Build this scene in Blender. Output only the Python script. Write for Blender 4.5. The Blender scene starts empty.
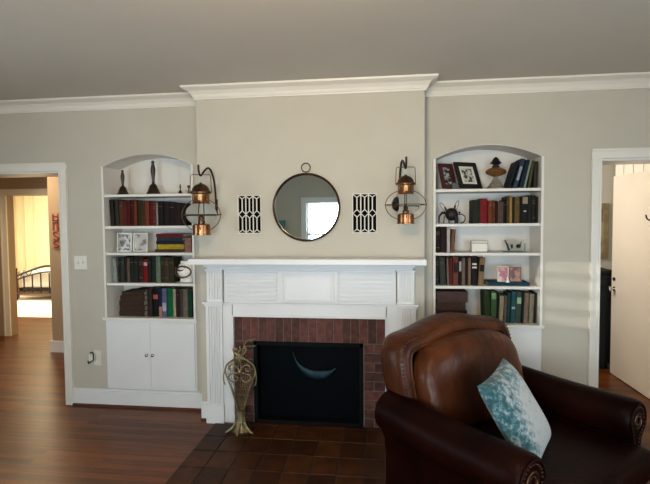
import bpy, bmesh, math, random
from mathutils import Vector, Matrix

S = bpy.context.scene
PI = math.pi
random.seed(7)

# ---------------------------------------------------------------- camera
cam_d = bpy.data.cameras.new('camera')
cam = bpy.data.objects.new('camera', cam_d)
S.collection.objects.link(cam)
yaw, pitch, roll = .1246, .0452, -.0082
fw = Vector((-math.sin(yaw)*math.cos(pitch), math.cos(yaw)*math.cos(pitch), -math.sin(pitch)))
rt = Vector((math.cos(yaw), math.sin(yaw), 0)); up = rt.cross(fw)
r2 = math.cos(roll)*rt + math.sin(roll)*up; u2 = -math.sin(roll)*rt + math.cos(roll)*up
mw = Matrix((r2, u2, -fw)).transposed().to_4x4()
mw.translation = Vector((.5833, -3.799, 1.6103))
cam.matrix_world = mw
cam_d.sensor_fit = 'HORIZONTAL'; cam_d.sensor_width = 36
cam_d.lens = 36*470/650
cam_d.clip_start = .05
S.camera = cam

# ---------------------------------------------------------------- world, lights, exposure
S.view_settings.view_transform = 'Standard'
S.view_settings.look = 'None'
S.view_settings.gamma = 1
S.view_settings.exposure = 0.0
W = bpy.data.worlds.new('world'); S.world = W; W.use_nodes = True
W.node_tree.nodes['Background'].inputs[0].default_value = (.75, .87, 1, 1)
W.node_tree.nodes['Background'].inputs[1].default_value = 2.0

def area(name, loc, target, sx, sy, power, col):
    l = bpy.data.lights.new(name, 'AREA'); l.shape = 'RECTANGLE'; l.size = sx; l.size_y = sy
    l.energy = power; l.color = col
    o = bpy.data.objects.new(name, l); S.collection.objects.link(o)
    o.location = loc
    o.rotation_euler = (Vector(target)-Vector(loc)).to_track_quat('-Z', 'Z').to_euler()
    return o
# daylight arriving at each window (lights stand just outside the blinds)
area('window_daylight', (-.30, -5.83, 1.36), (-.30, 0, 1.36), 1.10, 1.12, 128, (.75, .89, 1))
area('window_daylight', (2.15, -5.83, 1.36), (2.15, 0, 1.36), 1.10, 1.12, 75, (.75, .89, 1))
area('window_daylight', (-3.68, -2.75, 1.36), (0, -2.75, 1.36), 1.3, 1.12, 60, (.75, .89, 1))
area('window_daylight', (3.68, -2.6, 1.36), (0, -2.6, 1.36), 1.3, 1.12, 36, (.75, .89, 1))
area('added_warm_downlight', (.2, -3.0, 2.50), (.2, -2.6, 0), .45, .45, 12, (1, .76, .48))  # added warm fill above the view, no lamp known there
area('added_warm_uplight', (.2, -3.0, 2.44), (.2, -2.0, 3.6), .5, .5, 44, (1, .76, .48))  # added uplight to warm the ceiling and upper walls
sp = bpy.data.lights.new('low_sun_through_blinds', 'SPOT'); sp.energy = 1800; sp.color = (1, .95, .85); sp.shadow_soft_size = .012
sp.spot_size = math.radians(3.3); sp.spot_blend = .25
so = bpy.data.objects.new('low_sun_through_blinds', sp); S.collection.objects.link(so); so.location = (-6.5, -4.4, 1.75)
so.rotation_euler = (Vector((2.10, 0, 1.03))-Vector(so.location)).to_track_quat('-Z', 'Z').to_euler()
# bedroom beyond the hall, added hall light, and the room behind the right door
area('bedroom_daylight', (-8.3, 4.2, 1.5), (-5, 4.2, .9), 1.5, 1.5, 110, (1, .87, .66))
area('added_bedroom_light', (-5.6, 4.6, 2.55), (-5.6, 4.6, 0), .8, .8, 120, (1, .84, .56))  # added overhead to brighten the bedroom, no lamp stands there
area('added_hall_light', (-3.75, 1.0, 2.58), (-3.5, .1, 0), .6, .6, 46, (1, .80, .54))  # added warm overhead light for the hall and its floor
area('back_room_light', (1.4, 1.3, 2.2), (2.9, 1.2, 1.3), .7, .9, 26, (1, .94, .84))

# ---------------------------------------------------------------- materials
def M(name, rgb, rough=.5, metal=0, noise=0, nscale=8, bump=0, bscale=40, coat=0, rgb2=None, stretch=None, spec=.5,
      island=0, alpha=None, trans=0, ior=1.45, sheen=0):
    m = bpy.data.materials.new(name); m.use_nodes = True
    nt = m.node_tree; b = nt.nodes['Principled BSDF']
    b.inputs['Base Color'].default_value = (*rgb, 1)
    b.inputs['Roughness'].default_value = rough
    b.inputs['Metallic'].default_value = metal
    b.inputs['Specular IOR Level'].default_value = spec
    b.inputs['Coat Weight'].default_value = coat
    b.inputs['Coat Roughness'].default_value = .12
    b.inputs['Transmission Weight'].default_value = trans
    b.inputs['IOR'].default_value = ior
    b.inputs['Sheen Weight'].default_value = sheen
    tc = nt.nodes.new('ShaderNodeTexCoord')
    mp = nt.nodes.new('ShaderNodeMapping'); nt.links.new(tc.outputs['Object'], mp.inputs[0])
    if stretch: mp.inputs['Scale'].default_value = stretch
    if noise or rgb2:
        n = nt.nodes.new('ShaderNodeTexNoise'); n.inputs['Scale'].default_value = nscale
        n.inputs['Detail'].default_value = 5
        nt.links.new(mp.outputs[0], n.inputs['Vector'])
        r = nt.nodes.new('ShaderNodeValToRGB')
        r.color_ramp.elements[0].position = .35; r.color_ramp.elements[1].position = .65
        c2 = rgb2 or tuple(c*(1+noise) for c in rgb)
        c1 = rgb if rgb2 else tuple(c*(1-noise) for c in rgb)
        r.color_ramp.elements[0].color = (*c1, 1); r.color_ramp.elements[1].color = (*c2, 1)
        nt.links.new(n.outputs['Fac'], r.inputs[0])
        out = r.outputs[0]
        if island:
            g = nt.nodes.new('ShaderNodeNewGeometry')
            mr = nt.nodes.new('ShaderNodeMapRange'); mr.inputs['To Min'].default_value = 1-island; mr.inputs['To Max'].default_value = 1+island
            nt.links.new(g.outputs['Random Per Island'], mr.inputs['Value'])
            mx = nt.nodes.new('ShaderNodeMix'); mx.data_type = 'RGBA'; mx.blend_type = 'MULTIPLY'; mx.inputs[0].default_value = 1
            nt.links.new(out, mx.inputs[6]); nt.links.new(mr.outputs[0], mx.inputs[7]); out = mx.outputs[2]
        nt.links.new(out, b.inputs['Base Color'])
    if bump:
        n2 = nt.nodes.new('ShaderNodeTexNoise'); n2.inputs['Scale'].default_value = bscale; n2.inputs['Detail'].default_value = 4
        nt.links.new(mp.outputs[0], n2.inputs['Vector'])
        bp = nt.nodes.new('ShaderNodeBump'); bp.inputs['Strength'].default_value = bump; bp.inputs['Distance'].default_value = .01
        nt.links.new(n2.outputs['Fac'], bp.inputs['Height']); nt.links.new(bp.outputs[0], b.inputs['Normal'])
    return m

MW = M('wall_paint', (.460, .422, .342), .75, noise=.02, nscale=3, bump=.03, bscale=90)
MC = M('ceiling_paint', (.56, .515, .44), .85, noise=.02, nscale=2)
MT = M('white_trim_paint', (.67, .665, .645), .35, noise=.015, nscale=5)
MCR = M('warm_lit_crown_paint', (.68, .63, .54), .4, noise=.015, nscale=5)  # trim colour with the warm upper light put into it
MTC = M('cream_casing_paint', (.68, .645, .565), .35, noise=.015, nscale=5)
MTB = M('bookcase_paint', (.66, .625, .56), .45, noise=.015, nscale=5)
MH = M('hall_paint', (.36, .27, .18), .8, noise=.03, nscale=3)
MBED = M('bedroom_paint', (.75, .66, .45), .8, noise=.03, nscale=3)
MPAN = M('panel_paint', (.78, .73, .62), .5, noise=.02, nscale=3)
MDOOR = M('door_paint', (.76, .66, .54), .30, noise=.02, nscale=3)
MBR = M('red_brick', (.085, .026, .018), .8, noise=.35, nscale=25, bump=.5, bscale=60, island=.45)
MMO = M('mortar', (.12, .10, .085), .9, noise=.2, nscale=40, bump=.3, bscale=80)
MTI = M('terracotta_tile', (.044, .0140, .0036), .5, spec=.2, noise=.3, nscale=10, bump=.12, bscale=30, island=.4)
MGR = M('dark_grout', (.022, .012, .008), .7, noise=.2, nscale=30)
MSO = M('soot_black', (.003, .003, .0033), .8, noise=.3, nscale=9, spec=.15)
MVO = M('grille_void', (.002, .002, .002), .9, noise=.1, nscale=9, spec=.1)
MBK = M('black_metal', (.006, .006, .0065), .5, noise=.1, nscale=20)
MIR = M('wrought_iron', (.02, .016, .013), .5, metal=.6, noise=.2, nscale=30, bump=.2, bscale=80)
MCU = M('aged_copper', (.26, .115, .05), .28, metal=1, noise=.35, nscale=14, bump=.1, bscale=50)
MCD = M('dark_bronze', (.10, .055, .03), .38, metal=1, noise=.3, nscale=20)
MBRS = M('antique_brass', (.26, .21, .11), .42, metal=.9, noise=.3, nscale=25, bump=.3, bscale=90)
MBEL = M('bell_bronze', (.055, .035, .02), .38, metal=.8, noise=.3, nscale=20)
MWD = M('dark_handle_wood', (.03, .016, .009), .4, noise=.25, nscale=12, stretch=(6, 6, 1))
MMI = M('mirror_glass', (.72, .81, .83), .015, metal=1, noise=.004, nscale=2)
MCH = M('chrome', (.6, .58, .55), .2, metal=1, noise=.02, nscale=5)
MPA = M('book_pages', (.52, .46, .36), .9, noise=.12, nscale=60, stretch=(1, 1, 8))
MGL = M('clear_glass', (.97, .98, .97), .03, trans=1, ior=1.06, noise=.004, nscale=2)
MAM = M('amber_glass', (.30, .13, .04), .05, trans=.65, ior=1.3, noise=.1, nscale=4)
MLE = M('shaded_leather', (.0045, .0007, .0004), .42, rgb2=(.011, .0018, .0009), nscale=3.2, bump=.22, bscale=38, spec=.07)  # leather darkened, shade on the arms put into the colour
MLC = M('lit_back_leather', (.022, .0055, .0022), .36, rgb2=(.088, .024, .0070), nscale=2.6, bump=.6, bscale=13, spec=.24, stretch=(1, 1.6, .8))  # lighter mottled copy of the leather, light on the back put into the colour
MNA = M('nailhead_brass', (.085, .042, .024), .38, metal=.9, noise=.2, nscale=40)
MWH = M('white_plastic', (.62, .59, .49), .3, noise=.01, nscale=5)
MCE = M('white_ceramic', (.72, .68, .62), .25, noise=.15, nscale=20)
MSH = M('shoe_wood', (.075, .02, .012), .35, noise=.2, nscale=10)
MBL = M('blind_slat', (.75, .75, .72), .5, noise=.01, nscale=4)
MCUR = M('cream_curtain', (.83, .75, .50), .9, noise=.04, nscale=3, stretch=(8, 1, 1))
MBD = M('white_bedding', (.80, .76, .68), .9, noise=.03, nscale=6, bump=.3, bscale=10)
MRUG = M('white_rug', (.72, .70, .68), .95, noise=.06, nscale=30, bump=.5, bscale=120)
MRED = M('red_lacquer', (.42, .09, .05), .4, noise=.15, nscale=10)
MPK = M('pinkish_wood', (.45, .25, .15), .5, noise=.1, nscale=10)
MTEAL = M('teal_fabric', (.06, .22, .22), .9, noise=.2, nscale=8)

def wood_floor():
    m = bpy.data.materials.new('floor_planks'); m.use_nodes = True
    nt = m.node_tree; b = nt.nodes['Principled BSDF']; N = nt.nodes.new; L = nt.links.new
    tc = N('ShaderNodeTexCoord')
    br = N('ShaderNodeTexBrick'); br.inputs['Scale'].default_value = 1
    br.inputs['Brick Width'].default_value = 1.3; br.inputs['Row Height'].default_value = .062
    br.inputs['Mortar Size'].default_value = .0012; br.offset = .37
    br.inputs['Color1'].default_value = (0, 0, 0, 1); br.inputs['Color2'].default_value = (1, 1, 1, 1); br.inputs['Mortar'].default_value = (0, 0, 0, 1)
    L(tc.outputs['Object'], br.inputs[0])
    mp = N('ShaderNodeMapping'); mp.inputs['Scale'].default_value = (1.2, 14, 1); L(tc.outputs['Object'], mp.inputs[0])
    n = N('ShaderNodeTexNoise'); n.inputs['Scale'].default_value = 3; n.inputs['Detail'].default_value = 6; L(mp.outputs[0], n.inputs['Vector'])
    ad = N('ShaderNodeMath'); ad.operation = 'MULTIPLY_ADD'; ad.inputs[1].default_value = .45; L(br.outputs['Color'], ad.inputs[0]); 
    sc = N('ShaderNodeMath'); sc.operation = 'MULTIPLY'; sc.inputs[1].default_value = .7; L(n.outputs['Fac'], sc.inputs[0]); L(sc.outputs[0], ad.inputs[2])
    r = N('ShaderNodeValToRGB'); r.color_ramp.elements[0].position = .2; r.color_ramp.elements[1].position = .8
    r.color_ramp.elements[0].color = (.026, .0058, .0012, 1); r.color_ramp.elements[1].color = (.160, .046, .007, 1)
    L(ad.outputs[0], r.inputs[0])
    mx = N('ShaderNodeMix'); mx.data_type = 'RGBA'; mx.inputs[7].default_value = (.012, .004, .002, 1)
    L(br.outputs['Fac'], mx.inputs[0]); L(r.outputs[0], mx.inputs[6]); L(mx.outputs[2], b.inputs['Base Color'])
    b.inputs['Roughness'].default_value = .32
    b.inputs['Specular IOR Level'].default_value = .22
    bp = N('ShaderNodeBump'); bp.inputs['Strength'].default_value = .12; bp.inputs['Distance'].default_value = .01
    L(n.outputs['Fac'], bp.inputs['Height']); L(bp.outputs[0], b.inputs['Normal'])
    return m
MF = wood_floor()

# ---------------------------------------------------------------- mesh helpers
class MB:
    def __init__(s): s.v = []; s.f = []
    def add(s, vs, fs):
        n = len(s.v); s.v += [tuple(v) for v in vs]; s.f += [tuple(i+n for i in f) for f in fs]; return s
    def box(s, x0, x1, y0, y1, z0, z1):
        return s.add([(x0,y0,z0),(x1,y0,z0),(x1,y1,z0),(x0,y1,z0),(x0,y0,z1),(x1,y0,z1),(x1,y1,z1),(x0,y1,z1)],
                     [(0,3,2,1),(4,5,6,7),(0,1,5,4),(1,2,6,5),(2,3,7,6),(3,0,4,7)])
    def bar(s, a, b, w, d, n=(0, 1, 0)):      # straight bar of width w, depth d along n
        a, b, n = Vector(a), Vector(b), Vector(n).normalized(); t = (b-a).normalized(); q = t.cross(n).normalized()*w/2; n = n*d/2
        vs = [p+i*q+j*n for p in (a, b) for i, j in ((-1,-1),(1,-1),(1,1),(-1,1))]
        return s.add(vs, [(0,1,2,3),(7,6,5,4),(0,4,5,1),(1,5,6,2),(2,6,7,3),(3,7,4,0)])
    def loft(s, rings, cap=True, closed=False):
        k = len(rings[0]); vs = [p for r in rings for p in r]; fs = []
        m = len(rings)
        for i in range(m if closed else m-1):
            j = (i+1) % m
            for a in range(k):
                b = (a+1) % k
                fs.append((i*k+a, i*k+b, j*k+b, j*k+a))
        if cap and not closed:
            fs.append(tuple(range(k-1, -1, -1))); fs.append(tuple((m-1)*k+a for a in range(k)))
        return s.add(vs, fs)
    def tube(s, pts, r, seg=10, closed=False, rb=None):
        pts = [Vector(p) for p in pts]; rings = []; n = len(pts); ref = None
        for i, p in enumerate(pts):
            if closed: t = pts[(i+1) % n]-pts[i-1]
            else: t = pts[min(i+1, n-1)]-pts[max(i-1, 0)]
            t.normalize()
            if ref is None:
                ref = Vector((0, 0, 1)) if abs(t.z) < .9 else Vector((1, 0, 0))
                ref = (ref-ref.dot(t)*t).normalized()
            else: ref = (ref-ref.dot(t)*t).normalized()
            q = t.cross(ref)
            rr = r[i] if isinstance(r, (list, tuple)) else r
            r_b = rr if rb is None else rb
            rings.append([p+rr*math.cos(2*PI*k/seg)*ref+r_b*math.sin(2*PI*k/seg)*q for k in range(seg)])
        return s.loft(rings, cap=not closed, closed=closed)
    def lathe(s, prof, c=(0, 0, 0), seg=24, sx=1, sy=1):
        c = Vector(c)
        rings = [[c+Vector((r*sx*math.cos(2*PI*k/seg), r*sy*math.sin(2*PI*k/seg), z)) for k in range(seg)] for r, z in prof]
        return s.loft(rings, cap=True)
    def prism(s, poly, y0, y1, axis='y'):      # polygon in (x,z) extruded along y (or (y,z) along x)
        if axis == 'y': a = [(x, y0, z) for x, z in poly]; b = [(x, y1, z) for x, z in poly]
        elif axis == 'x': a = [(y0, x, z) for x, z in poly]; b = [(y1, x, z) for x, z in poly]
        else: a = [(x, z, y0) for x, z in poly]; b = [(x, z, y1) for x, z in poly]
        return s.loft([a, b])
    def ball(s, c, rx, ry, rz, n=14, m=9, e=1):
        c = Vector(c); rings = []
        for i in range(m+1):
            ph = -PI/2+PI*(.02+.96*i/m)
            rings.append([c+Vector((rx*math.cos(ph)*math.cos(2*PI*k/n), ry*math.cos(ph)*math.sin(2*PI*k/n), rz*math.sin(ph))) for k in range(n)])
        return s.loft(rings)
    def build(s, name, mat, parent=None, smooth=False, bevel=0, bseg=2, loc=None):
        me = bpy.data.meshes.new(name); me.from_pydata(s.v, [], s.f); me.update()
        bm = bmesh.new(); bm.from_mesh(me); bmesh.ops.recalc_face_normals(bm, faces=bm.faces); bm.to_mesh(me); bm.free()
        me.materials.append(mat)
        if smooth:
            for p in me.polygons: p.use_smooth = True
        o = bpy.data.objects.new(name, me); S.collection.objects.link(o)
        if parent: o.parent = parent
        if loc: o.location = loc
        if bevel:
            b = o.modifiers.new('bevel', 'BEVEL'); b.width = bevel; b.segments = bseg; b.limit_method = 'ANGLE'; b.angle_limit = math.radians(40)
        if smooth:
            e = o.modifiers.new('split', 'EDGE_SPLIT'); e.split_angle = math.radians(50)
        return o

def tag(o, label=None, cat=None, group=None, kind=None):
    if label: o['label'] = label
    if cat: o['category'] = cat
    if group: o['group'] = group
    if kind: o['kind'] = kind
    return o
def thing(name, label, cat, loc=(0, 0, 0), rz=0, group=None):
    o = bpy.data.objects.new(name, None); o.empty_display_size = .05
    S.collection.objects.link(o); o.location = loc; o.rotation_euler = (0, 0, rz)
    return tag(o, label, cat, group)
def struct(name, mb, mat, label=None, **k):
    o = mb.build(name, mat, **k); o['kind'] = 'structure'
    if label: o['label'] = label
    return o
def copy_tree(o, parent=None):
    kids = [c for c in o.children]
    c = o.copy(); S.collection.objects.link(c)
    if parent: c.parent = parent
    for k in kids: copy_tree(k, c)
    return c
def arc(cx, cz, rx, rz, a0, a1, n):
    return [(cx+rx*math.cos(math.radians(a0+(a1-a0)*i/n)), cz+rz*math.sin(math.radians(a0+(a1-a0)*i/n))) for i in range(n+1)]

# ---------------------------------------------------------------- structure
CZ = 2.665; XL, XR = -3.4, 3.4; YB = -5.6; ND = .27
LN = (-1.825, -1.0); RN = (.970, 1.80)          # bookcase niches
CH = .888; CY = -.19                            # chimney breast half width and face

struct('floor', MB().box(-9, 4.2, -6.0, 7.2, -.1, 0), MF, 'dark red-brown plank floor running through to the hall and bedroom')
struct('ceiling', MB().box(-9, 4.2, -6.0, 7.2, CZ, CZ+.1), MC, 'plain taupe painted ceiling')
w = MB()
WT = .3
w.box(XL-.12, -3.26, 0, WT, 0, CZ)
w.box(-3.26, -2.21, 0, WT, 2.06, CZ)
w.box(-2.21, LN[0], 0, WT, 0, CZ)
w.box(LN[0], LN[1], ND+.015, WT, 0, CZ)
w.box(LN[1], -CH+.001, 0, WT, 0, CZ)
w.box(CH-.001, RN[0], 0, WT, 0, CZ)
w.box(RN[0], RN[1], ND+.015, WT, 0, CZ)
w.box(RN[1], 2.21, 0, WT, 0, CZ)
w.box(2.21, 2.96, 0, WT, 2.06, CZ)
w.box(2.96, XR+.12, 0, WT, 0, CZ)
for a, b in (LN, RN):
    c = (a+b)/2; h = (b-a)/2
    ar = [(c+h*math.cos(t), 2.09+.105*math.sin(t)**1.0) for t in [PI*i/24 for i in range(25)]]
    ar = [(c+h-2*h*i/24, 2.09+.105*(1-((12-i)/12)**2)) for i in range(25)]
    # arch underside as quads
    for i in range(24):
        (x0, z0), (x1, z1) = ar[i], ar[i+1]
        w.prism([(x1, z1), (x0, z0), (x0, CZ), (x1, CZ)], 0, ND+.015)
struct('wall_front', w, MW, 'greige wall with two arched niches and two doorways')
# chimney breast around the firebox opening
w = MB()
FX0, FX1, FZ = -.446, .425, .66
w.box(-CH, FX0, CY, WT, 0, CZ); w.box(FX1, CH, CY, WT, 0, CZ); w.box(FX0, FX1, CY, WT, FZ, CZ)
w.box(FX0, FX1, .22, WT, 0, FZ)
struct('wall_chimney', w, MW, 'greige chimney breast above the mantel')
# other walls of the living room
w = MB()
for x0, x1, z0, z1 in ((XL-.12, -.9, 0, CZ), (-.9, .3, 0, .74), (-.9, .3, 1.95, CZ), (.3, 1.55, 0, CZ), (1.55, 2.75, 0, .74), (1.55, 2.75, 1.95, CZ), (2.75, XR+.12, 0, CZ)):
    w.box(x0, x1, YB-.15, YB, z0, z1)
struct('wall_back', w, MW)
w = MB()
for y0, y1, z0, z1 in ((YB, -3.45, 0, CZ), (-3.45, -2.05, 0, .74), (-3.45, -2.05, 1.95, CZ), (-2.05, 0, 0, CZ)):
    w.box(XL-.12, XL, y0, y1, z0, z1)
struct('wall_left', w, MW)
w = MB()
for y0, y1, z0, z1 in ((YB, -3.3, 0, CZ), (-3.3, -1.9, 0, .74), (-3.3, -1.9, 1.95, CZ), (-1.9, 0, 0, CZ)):
    w.box(XR, XR+.12, y0, y1, z0, z1)
struct('wall_right', w, MW)

def window(n, a, b, wallc, axis, sgn, label):
    # a..b along the wall; wallc inner face; sgn points into the room
    root = thing('window_%d' % n, label, 'window'); root['kind'] = 'structure'
    def bx(mb, p0, p1, q0, q1, z0, z1):
        q0, q1 = sorted((wallc+sgn*q0, wallc+sgn*q1))
        if axis == 'x': mb.box(p0, p1, q0, q1, z0, z1)
        else: mb.box(q0, q1, p0, p1, z0, z1)
    f = MB()
    bx(f, a-.1, a, 0, .025, .70, 2.05); bx(f, b, b+.1, 0, .025, .70, 2.05); bx(f, a-.1, b+.1, 0, .03, 1.95, 2.06)
    bx(f, a-.12, b+.12, 0, .06, .70, .74)
    f.build('window_casing', MT, root)
    f = MB(); bx(f, a, b, -.06, -.03, 1.33, 1.37); bx(f, a, a+.04, -.06, -.03, .74, 1.95); bx(f, b-.04, b, -.06, -.03, .74, 1.95)
    f.build('window_sash', MT, root)
    s = MB(); z = .78
    while z < 1.93:
        q0, q1 = -.025, .0
        zz = z
        if n == 3:      # these slats are tilted half shut
            for k in range(4): bx(s, a+.005, b-.005, -.030+.009*k, -.0205+.009*k, zz+.0045*k, zz+.003+.0045*k)
        else: bx(s, a+.005, b-.005, -.027, .008, zz, zz+.003)
        z += .05
    s.build('blind', MBL, root)
    return root
window(1, -.9, .3, YB, 'x', 1, 'blind-covered window seen in the round mirror')
window(2, 1.55, 2.75, YB, 'x', 1, 'blind-covered window behind the camera, nearer the right wall')
window(3, -3.45, -2.05, XL, 'y', 1, 'blind-covered window in the left wall')
window(4, -3.3, -1.9, XR, 'y', -1, 'blind-covered window in the right wall')
tag(MB().box(-1.75, -1.32, YB+.02, YB+.09, .02, 1.62).build('curtain', MTEAL), 'teal cloth hanging beside the window, seen in the mirror', 'curtain')

# crown moulding
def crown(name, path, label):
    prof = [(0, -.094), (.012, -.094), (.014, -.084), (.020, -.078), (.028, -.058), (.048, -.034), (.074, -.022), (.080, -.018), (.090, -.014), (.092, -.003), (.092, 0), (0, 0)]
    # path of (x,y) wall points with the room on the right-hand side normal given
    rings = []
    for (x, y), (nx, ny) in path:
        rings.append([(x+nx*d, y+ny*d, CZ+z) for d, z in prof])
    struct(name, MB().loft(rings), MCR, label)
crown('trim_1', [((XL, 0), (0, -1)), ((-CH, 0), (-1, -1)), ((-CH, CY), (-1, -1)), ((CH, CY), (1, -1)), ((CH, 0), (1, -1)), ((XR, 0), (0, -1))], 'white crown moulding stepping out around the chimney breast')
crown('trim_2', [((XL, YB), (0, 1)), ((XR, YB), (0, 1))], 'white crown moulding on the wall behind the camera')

# baseboards with stained shoe moulding
def base(name, x0, x1, y, label, mat=MT):
    b = MB(); b.box(x0, x1, y-.022, y, .012, .135); b.box(x0, x1, y-.017, y, .135, .155)
    o = struct(name, b, mat, label, bevel=.004)
    MB().prism([(y-.022, 0), (y-.036, 0), (y-.034, .01), (y-.022, .02)], x0, x1, 'x').build('shoe_moulding', MSH, o)
base('baseboard_left', -2.145, -CH, 0, 'white baseboard under the left bookcase')
base('baseboard_right', CH, 2.12, 0, 'white baseboard under the right bookcase')
base('baseboard_chimney_left', -CH-.0, -.822, CY, 'short white baseboard left of the mantel')
base('baseboard_chimney_right', .822, CH, CY, 'short white baseboard right of the mantel')

# door casings
def casing(name, xi0, xi1, label, left=True, right=True, y=0, top=2.06, wd=.072, mat=MTC, zb=0):
    o = MB(); T = top
    def leg(x0, x1, outer):       # stepped profile: thick outer bead, flat, thin inner bead
        s = 1 if outer < 0 else -1
        e0 = x0 if outer < 0 else x1
        for d0, d1, th in ((0, .016, .030), (.016, wd-.014, .018), (wd-.014, wd, .023)):
            p, q = sorted((e0+s*d0, e0+s*d1)); o.box(p, q, y-th, y-.0005, zb, T)
    if left: leg(xi0-wd, xi0, -1)
    if right: leg(xi1, xi1+wd, 1)
    for d0, d1, th in ((0, .014, .023), (.014, wd-.016, .018), (wd-.016, wd, .030)):
        o.box(xi0-wd, xi1+wd, y-th, y-.0005, T+d0, T+d1)
    ob = struct(name, o, mat, label)
    return ob
casing('trim_3', -3.26, -2.215, 'white casing of the left doorway')
casing('trim_4', 2.21, 2.96, 'white casing of the right doorway')
# plinth of left casing + jambs
struct('trim_5', MB().box(-2.215, -2.208, .001, WT, 0, 2.044).box(-3.262, -3.247, .001, WT, 0, 2.044).box(-3.247, -2.215, .001, WT, 2.045, 2.0595), MT, 'white jambs lining the left doorway')
struct('trim_6', MB().box(2.205, 2.218, .001, WT, 0, 2.044).box(2.946, 2.959, .001, WT, 0, 2.044).box(2.218, 2.946, .001, WT, 2.045, 2.0595), MT, 'white jambs lining the right doorway')

# hall and bedroom at left
w = MB()
w.box(-3.53, -2.0, 1.55, 2.25, 0, CZ)
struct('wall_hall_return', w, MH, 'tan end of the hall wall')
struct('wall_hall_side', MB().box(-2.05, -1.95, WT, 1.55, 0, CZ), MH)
struct('baseboard_hall', MB().box(-3.55, -2.05, 1.528, 1.55, 0, .14), MT, 'white baseboard on the tan hall wall')
w = MB(); w.box(-8.6, -4.70, 2.25, 2.37, 0, CZ); w.box(-3.62, -3.40, 2.25, 2.37, 0, CZ); w.box(-4.70, -3.62, 2.25, 2.37, 2.0, CZ)
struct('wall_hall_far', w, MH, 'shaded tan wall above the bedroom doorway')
casing('trim_7', -4.70, -3.62, 'cream casing of the bedroom doorway', y=2.25, top=2.0, wd=.09, mat=MPAN)
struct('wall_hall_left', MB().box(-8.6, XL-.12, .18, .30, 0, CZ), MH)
struct('wall_bedroom_far', MB().box(-8.6, -3.0, 6.5, 6.6, 0, CZ), MBED, 'cream bedroom wall')
struct('wall_bedroom_left', MB().box(-8.7, -8.6, .3, 6.6, 0, CZ), MBED)
struct('wall_bedroom_right', MB().box(-3.5, -3.4, 2.37, 6.5, 0, CZ), MBED)
# passage behind right doorway
w = MB(); w.box(2.96, 3.06, WT, 1.40, 0, CZ); w.box(3.06, 4.1, 1.30, 1.40, 0, CZ)
for i in range(6): w.box(2.952, 2.96, .34+i*.18, .345+i*.18+.155, 0, CZ)
struct('wall_passage_right', w, MPAN, 'cream boarded wall behind the open door')
w = MB(); w.box(1.0, 4.1, 2.2, 2.3, 0, CZ)
for i in range(16): w.box(1.02+i*.19, 1.02+i*.19+.18, 2.19, 2.2, 0, CZ)
struct('wall_passage_far', w, MPAN, 'cream boarded wall with a framed picture')
struct('wall_passage_end', MB().box(4.1, 4.2, 1.3, 2.3, 0, CZ), MPAN)
struct('wall_passage_left', MB().box(1.0, 1.1, WT, 2.2, 0, CZ), MPAN)

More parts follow.
